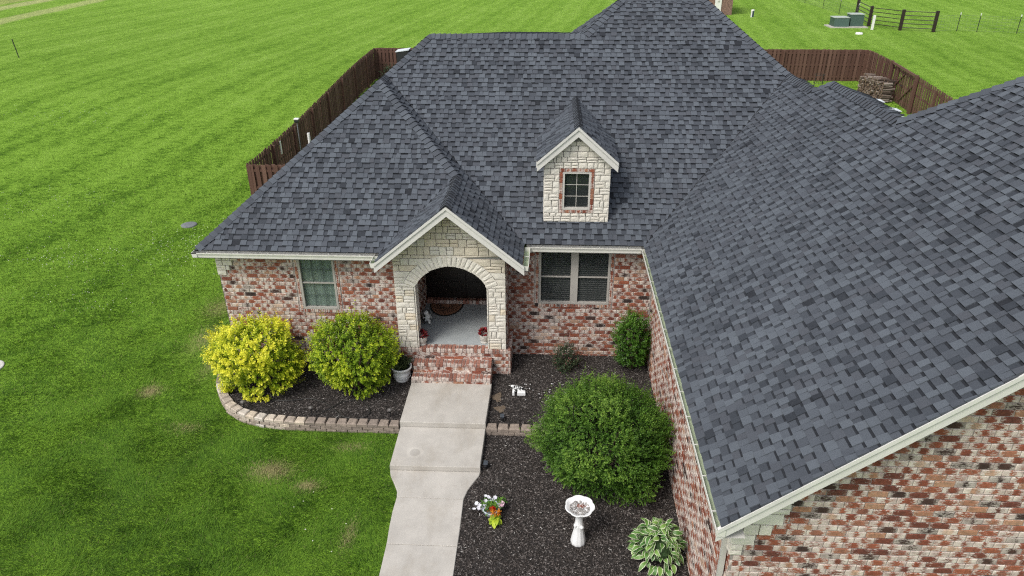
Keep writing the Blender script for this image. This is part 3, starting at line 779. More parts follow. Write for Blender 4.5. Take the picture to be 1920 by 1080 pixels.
# ---- windows ---------------------------------------------------------------------------
def window(fr, w_, kind, cols=3, rows=2, split=False, fmat='winframe'):
    """w_=(u0,u1,z0,z1) outer; recessed 5 cm"""
    u0, u1, z0, z1 = w_; fw_ = .042 if kind == 'dormer' else .052
    win = bpy.data.objects.new("window", None); link(win, house); c = fr((u0 + u1) / 2, z0); win.location = c - wloc(house)
    def bx(name, a, b, z_, z__, d0, d1, m, rnd=.5, kind_=None):
        P = [fr(x, z, d) for z in (z_, z__) for x, d in ((a, d1), (b, d1), (b, d0), (a, d0))]
        A_ = Acc(); A_.add(P, [(0, 3, 2, 1), (4, 5, 6, 7), (0, 1, 5, 4), (1, 2, 6, 5), (2, 3, 7, 6), (3, 0, 4, 7)], rnd)
        o = A_.obj(name, m, win, tuple(fr((a + b) / 2, z_, d0)))
        return o
    F = MT[fmat]
    bx("frame_jamb", u0, u0 + fw_, z0, z1, -.10, .012, F); bx("frame_jamb", u1 - fw_, u1, z0, z1, -.10, .012, F)
    bx("frame_head", u0 + fw_, u1 - fw_, z1 - fw_, z1, -.10, .012, F); bx("frame_sill", u0 + fw_, u1 - fw_, z0, z0 + fw_, -.10, .02, F)
    panes = [(u0 + fw_, u1 - fw_)]
    if split:
        mid = (u0 + u1) / 2; bx("mullion", mid - .09, mid + .09, z0 + fw_, z1 - fw_, -.10, .010, F)
        panes = [(u0 + fw_, mid - .09), (mid + .09, u1 - fw_)]
    for pa, pb in panes:
        zm = (z0 + z1) / 2 - .01
        if kind != 'dormer':
            bx("meeting_rail", pa, pb, zm - .013, zm + .013, -.06, -.012, F)
        secs = [(z0 + fw_, zm - .018), (zm + .018, z1 - fw_)] if kind != 'dormer' else [(z0 + fw_, z1 - fw_)]
        for sa, sb in secs:
            bx("pane", pa, pb, sa, sb, -.052, -.047, MT['glass'])
            mm = MT['muntin'] if kind == 'curtain' else (F if kind == 'dormer' else MT['blind'])
            mw = .006 if kind == 'dormer' else .008
            if kind != 'blinds':
                for c_ in range(1, cols): x = pa + (pb - pa) * c_ / cols; bx("muntin", x - mw, x + mw, sa, sb, -.045, -.036, mm)
                for r_ in range(1, rows): z = sa + (sb - sa) * r_ / rows; bx("muntin", pa, pb, z - mw, z + mw, -.044, -.037, mm)
        if kind == 'curtain': 
            A_ = Acc(); n = 36
            P = []; 
            for k in range(n + 1):
                x = pa + (pb - pa) * k / n; d = -.085 + .006 * sin(k * 1.3); P += [fr(x, z0 + fw_, d), fr(x, z1 - fw_, d)]
            A_.add(P, [(2 * k, 2 * k + 2, 2 * k + 3, 2 * k + 1) for k in range(n)]); A_.sm = True; A_.obj("curtain", MT['curtain'], win, tuple(fr((pa + pb) / 2, z0)))
        if kind == 'blinds':
            n = 24
            for k in range(n):
                z = z0 + fw_ + .02 + (z1 - z0 - 2 * fw_ - .04) * k / (n - 1)
                P = [fr(pa + .01, z + .014, -.090), fr(pb - .01, z + .014, -.090), fr(pb - .01, z - .010, -.064), fr(pa + .01, z - .010, -.064)]
                A_ = Acc(); A_.add(P + [p + Vector((0, 0, .003)) for p in P], [(0, 3, 2, 1), (4, 5, 6, 7), (0, 1, 5, 4), (2, 3, 7, 6)]); A_.obj("blind_slat", MT['blind'], win, tuple(P[0]))
            for t in (.33, .67):
                x = pa + (pb - pa) * t; bx("blind_tape", x - .007, x + .007, z0 + fw_, z1 - fw_, -.060, -.057, MT['blind'])
    bx("window_back", u0, u1, z0, z1, -.42, -.40, MT['dark'])
    for a, b in ((u0, u0 + .01), (u1 - .01, u1)): bx("window_reveal", a, b, z0, z1, -.40, -.10, MT['dark'])
    bx("window_reveal", u0, u1, z0 + .001, z0 + .01, -.40, -.10, MT['dark']); bx("window_reveal", u0, u1, z1 - .01, z1 - .001, -.40, -.10, MT['dark'])
    return win
window(fW, wW, 'curtain', 3, 2)
window(fV, wV, 'blinds', split=True)

# ---- roof ------------------------------------------------------------------------------
def interp(pts, d, side=1):
    """pts list of (d,u) sorted; duplicates allowed"""
    prev = pts[0]
    for p in pts[1:]:
        if d < p[0]:
            t = (d - prev[0]) / (p[0] - prev[0]) if p[0] > prev[0] else 0
            return prev[1] + (p[1] - prev[1]) * t
        prev = p
    return prev[1]
EXPO = .143
class Slope:
    def __init__(s, O, u, d, Lp, Rp, m=m_, dmin=.06, dmax=None):
        s.O = Vector(O); s.u = Vector(u); s.d = Vector(d); s.L = Lp; s.R = Rp; s.m = m; s.dmin = dmin; s.dmax = dmax or Lp[-1][0]
        s.k = sqrt(1 + m * m); s.n = Vector((-m * s.d.x, -m * s.d.y, 1)).normalized()
    def P(s, u, d, h=0): return s.O + s.u * u + s.d * d + Vector((0, 0, s.m * d)) + s.n * h
SH = []      # (score, verts, faces, rnd, mats)
def shingle_items(S, seed, tabmin=.085, tabmax=.175):
    rr = random.Random(seed); out = []
    dd = EXPO / S.k; d = S.dmin; k = 0
    while d < S.dmax - .01:
        d1 = min(d + dd * 1.06, S.dmax)
        e = 1e-4
        La, Ra, Lb, Rb = interp(S.L, d + e), interp(S.R, d + e), interp(S.L, d1 - e), interp(S.R, d1 - e)
        # guard jumps in outline inside a row: use the narrower where edges step
        u = min(La, Lb) - rr.uniform(0, .2); uend = max(Ra, Rb); hi = rr.random() < .5
        while u < uend:
            wd = rr.uniform(tabmin, tabmax) if hi else rr.uniform(tabmin * .8, tabmax * 1.15)
            v = u + wd
            a0, b0, a1, b1 = max(u, La), min(v, Ra), max(u + .006 * hi, Lb), min(v - .006 * hi, Rb)
            if b0 - a0 > .01 or b1 - a1 > .01:
                if b0 < a0: b0 = a0 = (a0 + b0) / 2
                if b1 < a1: b1 = a1 = (a1 + b1) / 2
                t0 = .030 if hi else .014; t0 += rr.uniform(-.002, .002)
                h1 = .010 if hi else .0005
                q = [S.P(a0, d, t0), S.P(b0, d, t0), S.P(b1, d1, h1), S.P(a1, d1, h1), S.P(a0, d, -.006), S.P(b0, d, -.006), S.P(b1, d1, -.008), S.P(a1, d1, -.008)]
                r = rr.uniform(.42, 1.0) if hi else rr.uniform(0.14, .66)
                if rr.random() < .06: r = rr.uniform(0, .2)
                if not hi:                      # recessed tab: shadow line painted as dark granules near its top (a second, narrow face)
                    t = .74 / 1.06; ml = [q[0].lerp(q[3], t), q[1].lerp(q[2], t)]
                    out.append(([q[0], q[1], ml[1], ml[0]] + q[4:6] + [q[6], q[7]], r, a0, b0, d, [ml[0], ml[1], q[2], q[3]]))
                else: out.append((q, r, a0, b0, d, None))
            u = v; hi = True if not hi else rr.random() < .28
        d += dd; k += 1
    return out
SF = [(0, 1, 2, 3), (4, 5, 1, 0), (5, 6, 2, 1), (7, 4, 0, 3)]
def flipneed(S): return S.u.cross(S.d).z < 0
def build_slope(S, seed, individual=0, name="roof_slope", deckpoly=None):
    its = shingle_items(S, seed); fl = flipneed(S)
    # deck sheet just beneath
    ds = sorted(set([S.dmin] + [p[0] for p in S.L] + [p[0] for p in S.R] + [S.dmax])); ds = [d for d in ds if S.dmin <= d <= S.dmax]
    A_ = Acc(); P = []
    for i in range(len(ds) - 1):
        a, b = ds[i] + 1e-5, ds[i + 1] - 1e-5
        q = [S.P(interp(S.L, a), a, -.012), S.P(interp(S.R, a), a, -.012), S.P(interp(S.R, b), b, -.012), S.P(interp(S.L, b), b, -.012)]
        A_.add(q, [(0, 1, 2, 3) if not fl else (3, 2, 1, 0)])
    c = S.P((interp(S.L, S.dmin) + interp(S.R, S.dmin)) / 2, S.dmin)
    holder = A_.obj(name, MT['deck'], house, tuple(c))
    if individual:
        def sc(it):
            p = sum(it[0][:4], Vector()) / 4; return (0 if inview(p, 0) else 1, (p - Vector((0, 0, CAMZ))).length)
        its.sort(key=sc)
    rest = Acc()
    for i, (q, r, a0, b0, d, band) in enumerate(its):
        fs = [f[::-1] for f in SF] if fl else SF
        if i < individual:
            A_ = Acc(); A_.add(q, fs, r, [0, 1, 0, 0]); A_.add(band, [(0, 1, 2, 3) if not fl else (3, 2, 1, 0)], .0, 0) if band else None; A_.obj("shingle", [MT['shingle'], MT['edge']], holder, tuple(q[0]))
        else:
            rest.add(q, fs, r, [0, 1, 0, 0])
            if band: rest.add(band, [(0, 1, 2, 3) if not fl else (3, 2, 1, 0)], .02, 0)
    rest.obj("shingles", [MT['shingle'], MT['edge']], holder, tuple(c), 'stuff')
    return holder
aw = (xR - xL) / 2                     # 3.8835 half width of the wing
pr = (xR - xPl) / 2                    # 1.70 porch half width
b_ = 4.953; x5 = .881; s_t = 5.98
vG = (xRt - xG) / 2                    # 3.9685
S_F = Slope((0, yF, ze), (1, 0, 0), (0, 1, 0), [(0, xL), (aw, xL + aw)], [(0, xPl), (pr, xPl + pr), (aw, xR - aw)])
S_A = Slope((0, yA, ze), (1, 0, 0), (0, 1, 0), [(0, xR), (aw, xR - aw), (b_, xL + b_), (b_, x5), (s_t, x5 + s_t - b_)], [(0, xG), (vG, xG + vG), (s_t, xRt - s_t)], dmax=s_t)
S_P = Slope((xR, 0, ze), (0, 1, 0), (-1, 0, 0), [(0, yP), (pr, yP), (pr, yF + pr), (aw, yF + aw)], [(0, yA), (aw, yA + aw)])
S_Q = Slope((xPl, 0, ze), (0, 1, 0), (1, 0, 0), [(0, yP), (pr, yP)], [(0, yF), (pr, yF + pr)])
y10, w2, y12 = 17.403, 4.268, 13.588
gR = ridge_x - xG
S_G = Slope((xG, 0, ze), (0, 1, 0), (1, 0, 0), [(0, yGf), (gR, yGf)], [(0, yA), (vG, yA + vG), (vG, y10), (w2, y10 - (w2 - vG)), (w2, y12), (gR, y12 - (gR - w2))])
S_T = Slope((x5, 0, ze + m_ * b_), (0, 1, 0), (1, 0, 0), [(-1.0, yA + b_ + 1.0), (0, yA + b_), (1.03, yA + b_ + 1.03)], [(-1.0, 23.4), (1.03, yA + b_ + 1.03)], dmin=-1.0)
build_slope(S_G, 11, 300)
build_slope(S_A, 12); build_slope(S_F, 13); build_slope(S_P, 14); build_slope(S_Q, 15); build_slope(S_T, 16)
# hidden slopes: plain felted sheets closing the roof
yBk = 25.317; yBk2 = yA + s_t + s_t
zr = ze + m_ * b_; zt = ze + m_ * s_t; zG = ze + m_ * gR
apx = (xL + aw, yF + aw, ze + m_ * aw)
hid = [
    [(xL, yF, ze), apx, (xL + aw, yA + aw, ze + m_ * aw), (xL + b_, yA + b_, zr), (xL, yBk, ze)],
    [(xL, yBk, ze), (xL + b_, yA + b_, zr), (x5, yA + b_, zr), (x5 - 1.9, yA + b_ + 1.9, zr - m_ * 1.9), (x5 - b_ + .6, yBk, ze)],
    [(x5 + 1.03, 21.394, zt), (4.145, 21.394, zt), (xRt, yBk2 + .0, ze), (x5 - b_, yBk2, ze)],
    [(4.145, 21.394, zt), (xRt - vG, yA + vG, ze + m_ * vG), (xRt - vG, y10, ze + m_ * vG), (xRt, y10, ze), (xRt, yBk2, ze)],
    [(xG + w2, y10 - (w2 - vG), ze + m_ * w2), (xG + w2, y12, ze + m_ * w2), (xG + 2 * w2, y12, ze), (xG + 2 * w2, y10, ze), (xG + vG, y10, ze + m_ * vG)],
    [(ridge_x, yGf, zG), (ridge_x + gR, yGf, ze), (ridge_x + gR, 17, ze), (ridge_x, y12 - (gR - w2), zG)],
    [(xG + w2, y12, ze + m_ * w2), (ridge_x, y12 - (gR - w2), zG), (ridge_x + gR, 17, ze), (xG + 2 * w2, 17, ze)],
]
# every hidden sheet is dropped 3 cm so that it never shares a plane with the shingles
backing("rear_roof", [[(x, y, z - .03) for x, y, z in p] for p in hid], MT['deck'], house)

# ---- hip and ridge caps ----------------------------------------------------------------
CAPS = bpy.data.objects.new("ridge_line", None); link(CAPS, house); CAPS.location = (0, 4, 0)
def caps(p0, p1, na, nb, wdt=.17, step=.143, h0=.012):
    """p0 low end, p1 high end; na/nb unit directions in each roof plane pointing away from the ridge"""
    p0, p1 = Vector(p0), Vector(p1); L = (p1 - p0).length; t = (p1 - p0) / L; na, nb = Vector(na).normalized(), Vector(nb).normalized()
    up = -(na + nb); up = up.normalized() if up.length > .05 else Vector((0, 0, 1))
    up = (up - t * up.dot(t)).normalized()
    n = max(1, int(L / step)); st = L / n
    for k in range(n):
        a, b = p0 + t * (k * st), p0 + t * (k * st + st * 1.12)
        ja, jb = R.uniform(-.012, .012), R.uniform(-.012, .012); j = R.uniform(-.008, .008)
        lo, hi = h0 + .036, h0 + .010
        def row(c, h): return [c + na * (wdt + ja) + up * (h - .004), c + na * wdt * .35 + up * (h + .006), c + up * (h + .002), c + nb * wdt * .35 + up * (h + .006), c + nb * (wdt + jb) + up * (h - .004)]
        r0, r1 = row(a + t * j, lo), row(b, hi); base = [p - up * .036 for p in r0]
        v = r0 + r1 + base; f = [(i, i + 1, i + 6, i + 5) for i in range(4)] + [(10 + i, 11 + i, i + 1, i) for i in range(4)]
        A_ = Acc(); A_.add(v, f, R.uniform(.35, .9), [0] * 4 + [1] * 4); A_.obj("ridge_shingle", [MT['shingle'], MT['edge']], CAPS, tuple(p0 + t * (k * st)))
def pd(dx, dy, m=m_):
    """in-plane unit vector down a slope whose upward plan direction is (-dx,-dy)"""
    return Vector((dx, dy, -m)).normalized()
def perp(t, dwn):
    t = Vector(t).normalized(); d = Vector(dwn); return (d - t * d.dot(t)).normalized()
FR, LF, RT, BK = pd(0, -1), pd(-1, 0), pd(1, 0), pd(0, 1)
def capline(p0, p1, a, b, **k):
    t = Vector(p1) - Vector(p0); caps(p0, p1, perp(t, a), perp(t, b), **k)
hc = lambda x, y: (x, y, ze + m_ * 0)
apx_w = Vector((xL + aw, yF + aw, ze + m_ * aw)); apx_a = Vector((xL + aw, yA + aw, ze + m_ * aw))
capline((xL + .10, yF + .10, ze + m_ * .10), apx_w, FR, LF)
capline((xR - pr, yF + pr, ze + m_ * pr), apx_w, FR, RT)
capline(apx_w, apx_a, LF, RT)
capline(apx_a, (xL + b_, yA + b_, zr), FR, LF)
capline((x5 + .03, yA + b_, zr), (xL + b_, yA + b_, zr), FR, BK)
capline((x5, yA + b_, zr), (x5 + 1.03, yA + b_ + 1.03, zt), FR, LF)
capline((x5 + 1.03, yA + b_ + 1.03, zt), (4.145, 21.394, zt), FR, BK)
capline((xRt - vG, yA + vG, ze + m_ * vG), (4.145, 21.394, zt), FR, RT)
capline((xG + vG, y10, ze + m_ * vG), (xG + vG, yA + vG, ze + m_ * vG), LF, RT)
capline((xG + vG, y10, ze + m_ * vG), (xG + w2, y10 - (w2 - vG), ze + m_ * w2), LF, BK)
capline((xG + w2, y12, ze + m_ * w2), (xG + w2, y10 - (w2 - vG), ze + m_ * w2), LF, RT)
capline((xG + w2, y12, ze + m_ * w2), (ridge_x, y12 - (gR - w2), zG), LF, BK, step=.17)
capline((xR - pr, yP, ze + m_ * pr), (xR - pr, yF + pr, ze + m_ * pr), LF, RT)

def valley(p, q, h=.018, wd=.022):
    one("valley_cut", bar_vf(Vector(p) + Vector((0, 0, h)), Vector(q) + Vector((0, 0, h)), wd, .012), MT['edge'], CAPS)
valley((xG + .1, yA + .1, ze + m_ * .1), (xG + vG - .12, yA + vG - .12, ze + m_ * (vG - .12)), .022)
valley((xR - .1, yA + .1, ze + m_ * .1), (xR - aw + .1, yA + aw - .1, ze + m_ * (aw - .1)))
valley((xPl + .1, yF + .1, ze + m_ * .1), (xPl + pr - .1, yF + pr - .1, ze + m_ * (pr - .1)))
# ---- fascia, soffit, gutters -----------------------------------------------------------
def barobj(name, p, q, wx, wz, m, up=(0, 0, 1), parent=house): return one(name, bar_vf(p, q, wx, wz, up), m, parent)
def rake(p0, p1, depth_y, name="rake_board"):
    """white board following a gable slope, with a small upper trim strip"""
    t = (Vector(p1) - Vector(p0)).normalized(); n = Vector((-t.z, 0, t.x)); n = n if n.z > 0 else -n
    def prism(a0, a1, y0, y1, m, nm):
        P = []
        for p in (Vector(p0), Vector(p1)):
            for h in (a0, a1): P += [Vector((p.x, y0, p.z)) + Vector((0, 0, h)), Vector((p.x, y1, p.z)) + Vector((0, 0, h))]
        # index: p*4 + h*2 + y
        f = [(0, 4, 6, 2), (1, 3, 7, 5), (2, 6, 7, 3), (0, 1, 5, 4), (0, 2, 3, 1), (4, 5, 7, 6)]
        return one(nm, (P, f), m, house)
    prism(-.235, -.075, depth_y + .012, depth_y + .035, MT['trim'], name)
    prism(-.075, -.008, depth_y - .012, depth_y + .035, MT['trim'], "drip_trim")
# garage gable rakes
rake((xG + .02, 0, ze + m_ * .02), (ridge_x, 0, zG), yGf - .0)
rake((ridge_x, 0, zG), (ridge_x + gR, 0, ze), yGf)
backing("soffit", [[(xG + .05, yGf + .03, ze - .2 + .04), (ridge_x, yGf + .03, zG - .2), (ridge_x, yG, zG - .2), (xG + .05, yG, ze - .2 + .04)]], MT['soffit'], house)
# porch rakes
prx = xR - pr
rake((xPl + .01, 0, ze + .01), (prx, 0, ze + m_ * pr), yP)
rake((prx, 0, ze + m_ * pr), (xR - .01, 0, ze + .01), yP)
def gutter(p, q, inw, name="gutter", lining='gutin', ends=True):
    """open box gutter from p to q (outer top lip line), inw = horizontal unit direction towards the house"""
    p, q, n = Vector(p), Vector(q), Vector(inw); t = (q - p).normalized(); W = .125; H = .115
    prof = [(0, 0), (.012, 0), (.012, -.02), (.022, -.06), (.03, -H), (W, -H), (W, .0)]
    outer = [(0, 0), (0, -.025), (.008, -.03), (.02, -.075), (.022, -H - .006), (W + .004, -H - .006)]
    A_ = Acc()
    def strip(pf, mi):
        P = []
        for e in (p, q):
            for a, b in pf: P.append(e + n * a + Vector((0, 0, b)))
        k = len(pf); A_.add(P, [(i, i + 1, k + i + 1, k + i) for i in range(k - 1)], .5, mi)
    strip(prof[:2], 0); strip(prof[1:], 1); strip(outer, 0)
    if ends:
        for e in (p, q): A_.add([e + n * a + Vector((0, 0, b)) for a, b in ((0, 0), (.02, -H), (W, -H), (W, 0))], [(0, 1, 2, 3)], .5, 0)
    o = A_.obj(name, [MT['gutter'], MT[lining]], house, tuple((p + q) / 2))
    L = (q - p).length; k = max(1, int(L / .62))
    for i in range(k):
        c = p + t * (L * (i + .5) / k)
        v, f = bar_vf(c + Vector((0, 0, -.004)), c + n * W + Vector((0, 0, -.004)), .016, .006)
        one("gutter_hanger", (v, f), MT['gutter'], o)
    return o
gutter((xL, yF, ze), (xPl - .06, yF, ze), (0, 1, 0), lining='gutter')
gutter((xR + .09, yA, ze), (xG, yA, ze), (0, 1, 0), lining='gutter')
gutter((xG, yA, ze), (xG, yGf + .0, ze), (1, 0, 0))
gutter((xL, yF, ze), (xL, yBk, ze), (1, 0, 0), lining='gutter')
gutter((xR + .09, yA, ze), (xR + .09, yP + .04, ze), (-1, 0, 0))
gutter((xPl - .09, yF, ze), (xPl - .09, yP + .04, ze), (1, 0, 0))
# fascia boards behind gutters and flat soffits
backing("eave_soffit", [
    [(xL + .1, yF + .1, WT - .002), (xPl, yF + .1, WT - .002), (xPl, yW + .01, WT - .002), (xL + .1, yW + .01, WT - .002)],
    [(xR, yA + .1, WT - .002), (xS, yA + .1, WT - .002), (xS, yV + .01, WT - .002), (xR, yV + .01, WT - .002)],
    [(xG + .1, yGf + .05, WT - .004), (xS + .01, yGf + .05, WT - .004), (xS + .01, yV, WT - .004), (xG + .1, yV, WT - .004)],
    [(xL + .1, yF + .1, WT - .006), (xWl + .01, yF + .1, WT - .006), (xWl + .01, yBk, WT - .006), (xL + .1, yBk, WT - .006)]], MT['soffit'], house)
for p, q in (((xL + .13, yF + .135, 3.09), (xPl, yF + .135, 3.09)), ((xR, yA + .135, 3.09), (xG + .1, yA + .135, 3.09)), ((xG + .135, yGf + .04, 3.09), (xG + .135, yA, 3.09)), ((xL + .135, yF + .14, 3.09), (xL + .135, yBk, 3.09))):
    barobj("fascia_board", p, q, .018, .19, MT['trimlow'])
# downspout at the garage corner
ds = [(2.31, 7.03, 3.06), (2.33, 7.05, 2.93), (2.47, 7.30, 2.72), (2.52, 7.33, 2.55), (2.52, 7.33, -.12)]
A_ = Acc()
for i in range(len(ds) - 1):
    v, f = bar_vf(ds[i], ds[i + 1], .075, .055, (0, 1, 0) if abs(ds[i][2] - ds[i + 1][2]) > .1 else (0, 0, 1)); A_.add(v, f)
A_.obj("downspout", MT['trimlow'], house, ds[-1])

# ---- porch -----------------------------------------------------------------------------
PZ = .66; yPf = 14.88; zc, Ri, Ro = 1.96, .941, 1.21; pcx = -2.255; hw = .865
pL, pR = -3.58, -.975
fP = Frame((0, yPf + .035, 0), (1, 0, 0), (0, -1, 0))
def roofz(x): return ze + m_ * (min(x - xPl, xR - x)) - .20
# mortar backing with the arch cut out
NA = 24; th = math.asin(hw / Ri); arcp = [(pcx + Ri * sin(th - 2 * th * k / NA), zc + Ri * cos(th - 2 * th * k / NA)) for k in range(NA + 1)]   # from right to left
yb = yPf + .035
polys = [[(pL, yb, PZ), (pcx - hw, yb, PZ), (pcx - hw, yb, arcp[-1][1]), (pL, yb, arcp[-1][1])], [(pcx + hw, yb, PZ), (pR, yb, PZ), (pR, yb, arcp[0][1]), (pcx + hw, yb, arcp[0][1])]]
for k in range(NA):
    (xa, za), (xb, zb) = arcp[k], arcp[k + 1]
    tx = lambda x: pR + (pL - pR) * ((x - (pcx + hw)) / (-2 * hw))
    xa2, xb2 = tx(xa), tx(xb)
    polys.append([(xb, yb, zb), (xa, yb, za), (xa2, yb, max(roofz(xa2), za)), (xb2, yb, max(roofz(xb2), zb))])
# intrados and inner reveals (0.34 m thick)
for k in range(NA):
    (xa, za), (xb, zb) = arcp[k], arcp[k + 1]; polys.append([(xa, yb, za), (xb, yb, zb), (xb, yb + .34, zb), (xa, yb + .34, za)])
for x, s in ((pcx - hw, 1), (pcx + hw, -1)): polys.append([(x, yb, PZ), (x, yb + .34, PZ), (x, yb + .34, arcp[0][1]), (x, yb, arcp[0][1])])
for x in (pL, pR): polys.append([(x, yb, PZ), (x, yb + .6, PZ), (x, yb + .6, 3.2), (x, yb, 3.2)])
HP = backing("porch_front", polys, MT['smortar'], house)
zs = [PZ + .002]; 
hs_ = [.17, .14, .19, .15, .13, .18, .16, .14, .17, .15, .19, .14, .17, .16, .18, .14, .16, .19, .15, .17, .14, .16, .18, .15, .14, .16, .15]
for h in hs_:
    if zs[-1] + h < 4.30: zs.append(zs[-1] + h)
def iP(z):
    lx = max(pL - .012, xPl + (z + .21 - ze) / m_); rx = min(pR + .012, xR - (z + .21 - ze) / m_)
    zsp = arcp[0][1]; zo = zc + Ro * cos(th); xo = Ro * sin(th)
    if z < zsp: return [(lx, pcx - hw - .012), (pcx + hw + .012, rx)]
    if z < zo:
        t = (z - zsp) / (zo - zsp); e = hw + (xo - hw) * t; return [(lx, pcx - e), (pcx + e, rx)]
    if z < zc + Ro - .004:
        e = sqrt(Ro ** 2 - (z - zc) ** 2); return [(lx, pcx - e), (pcx + e, rx)]
    return [(lx, rx)] if rx - lx > .05 else []
# split strips at the arch crown so that intervals stay paired
crown = zc + Ro
zs = sorted(set([round(z, 4) for z in zs if abs(z - crown) > .06] + [crown] + [arcp[0][1]])); zs = [z for i, z in enumerate(zs) if i == 0 or z - zs[i - 1] > .05]
if arcp[0][1] not in zs: pass
ashlar(fP, zs, iP, HP, .14, .32, buff=lambda z: .75 if z > 2.7 else .12, D=.038)
NV = 23
for k in range(NV):
    a0 = -th + 2 * th * k / NV + .004; a1 = -th + 2 * th * (k + 1) / NV - .004
    ri = Ri - .012 + R.uniform(-.008, .008); ro = Ro - .004
    q = [(pcx + ri * sin(a0), zc + ri * cos(a0)), (pcx + ri * sin(a1), zc + ri * cos(a1)), (pcx + ro * sin(a1), zc + ro * cos(a1)), (pcx + ro * sin(a0), zc + ro * cos(a0))]
    v, f = stone_vf(q, .046, .012); A_ = Acc(); A_.add([fP(*p) for p in v], f, R.uniform(0, .6)); A_.obj("stone", MT['stone'], HP, tuple(fP(*q[0])))
# stones on the inner reveals of the opening
zr_ = [PZ + .002 + .155 * k for k in range(12)]; zr_[-1] = arcp[0][1]
for X, u, n, in ((pcx - hw, (0, 1, 0), (1, 0, 0)), (pcx + hw, (0, -1, 0), (-1, 0, 0))):
    f_ = Frame((X, 0, 0), u, n)
    iv = (lambda z: [(yb - .04, yb + .34)]) if u[1] > 0 else (lambda z: [(-yb - .34, -yb + .04)])
    ashlar(f_, zr_, iv, HP, .12, .26, buff=lambda z: .1, D=.02)
# outer right side of the porch (brick return to the recessed wall) and left
fPr = Frame((pR + .03, 0, 0), (0, 1, 0), (1, 0, 0))
HR = backing("porch_side_wall", [[(pR + .018, yPf + .05, -.1), (pR + .018, yV, -.1), (pR + .018, yV, 3.3), (pR + .018, yPf + .05, 3.3)]], MT['mortar'], house)
brick_wall("w", fPr, PZ, 3.2, lambda z: [(yPf + .07, yV - .02)], 0, holder=HR)
# inner porch walls
yD = 17.36; xi0, xi1 = -3.30, -1.10
def side(xx, n, u):
    f_ = Frame((xx, 0, 0), u, n); o = backing("porch_side_wall", [[(xx - n[0] * .012, yb + .34, PZ), (xx - n[0] * .012, yD, PZ), (xx - n[0] * .012, yD, 3.3), (xx - n[0] * .012, yb + .34, 3.3)]], MT['mortar'], house)
    iv = (lambda z: [(yb + .34, yD)]) if u[1] > 0 else (lambda z: [(-yD, -yb - .34)])
    brick_wall("w", f_, PZ, 3.2, iv, 0, holder=o)
side(xi0, (1, 0, 0), (0, -1, 0)); side(xi1, (-1, 0, 0), (0, 1, 0))
backing("porch_front_inside", [[(xi0, yb + .34, PZ), (pcx - hw, yb + .34, PZ), (pcx - hw, yb + .34, 3.3), (xi0, yb + .34, 3.3)], [(pcx + hw, yb + .34, PZ), (xi1, yb + .34, PZ), (xi1, yb + .34, 3.3), (pcx + hw, yb + .34, 3.3)],
        [(pcx - hw, yb + .341, 2.95), (pcx + hw, yb + .341, 2.95), (pcx + hw, yb + .341, 3.3), (pcx - hw, yb + .341, 3.3)]], MT['mortar'], house)
backing("porch_ceiling", [[(xi0, yb + .3, 3.25), (xi1, yb + .3, 3.25), (xi1, yD, 3.25), (xi0, yD, 3.25)]], MT['soffit'], house)
# plinth
PX0, PX1 = -3.66, -.855; yPl = 14.845
HL = bpy.data.objects.new("porch_plinth", None); link(HL, house); HL.location = Vector(((PX0 + PX1) / 2, yPl, 0)) - wloc(house)
one("plinth_core", box_vf(PX0 + .012, PX1 - .012, yPl + .012, 15.9, -.25, PZ - .014), MT['mortar'], HL)
one("porch_floor", box_vf(xi0, xi1, yPl + .235, yD, PZ - .02, PZ - .001), MT['porchfloor'], HL)
fPl = Frame((0, yPl, 0), (1, 0, 0), (0, -1, 0))
brick_wall("w", fPl, -.15, PZ - .10, lambda z: [(PX0, PX1)], 0, holder=HL)
brick_wall("w", Frame((PX1, 0, 0), (0, 1, 0), (1, 0, 0)), -.15, PZ - .10, lambda z: [(yPl, 15.79)], 0, holder=HL)
def rowlock(x0, x1, y0, y1, z0, z1, parent, w_=.09, along='x', nm="brick", objs=True):
    u = x0 if along == 'x' else y0; e = x1 if along == 'x' else y1; n = round((e - u) / w_); s = (e - u) / n
    for k in range(n):
        a, b = u + k * s + .006, u + (k + 1) * s - .006; dz = R.uniform(-.003, .004)
        if along == 'x': v, f = cbox_vf(a, b, y0, y1, z0, z1 + dz)
        else: v, f = cbox_vf(x0, x1, a, b, z0, z1 + dz)
        # uv: stretch 0..1 along the brick length
        xs = (min(p[0] for p in v), max(p[0] for p in v)); ys = (min(p[1] for p in v), max(p[1] for p in v))
        A_ = Acc(); uv = [[((v[i][1] - ys[0]) / (ys[1] - ys[0]) if along == 'x' else (v[i][0] - xs[0]) / (xs[1] - xs[0]), (v[i][0] - xs[0]) / (xs[1] - xs[0]) if along == 'x' else (v[i][1] - ys[0]) / (ys[1] - ys[0])) for i in fc] for fc in f]
        A_.add(v, f, R.uniform(.12, .6) if R.random() < .75 else brnd(), 0, uv)
        if objs: A_.obj("paving_brick", MT['paver'], parent, (a, y0, z0) if along == 'x' else (x0, a, z0))
        else: ROW.add(v, f, A_.r[0], 0, uv)
ROW = Acc()
rowlock(PX0, PX1, yPl - .012, yPl + .23, PZ - .095, PZ + .001, HL)
rowlock(-1.06, PX1 + .012, yPl + .235, 15.79, PZ - .095, PZ + .001, HL, along='y')
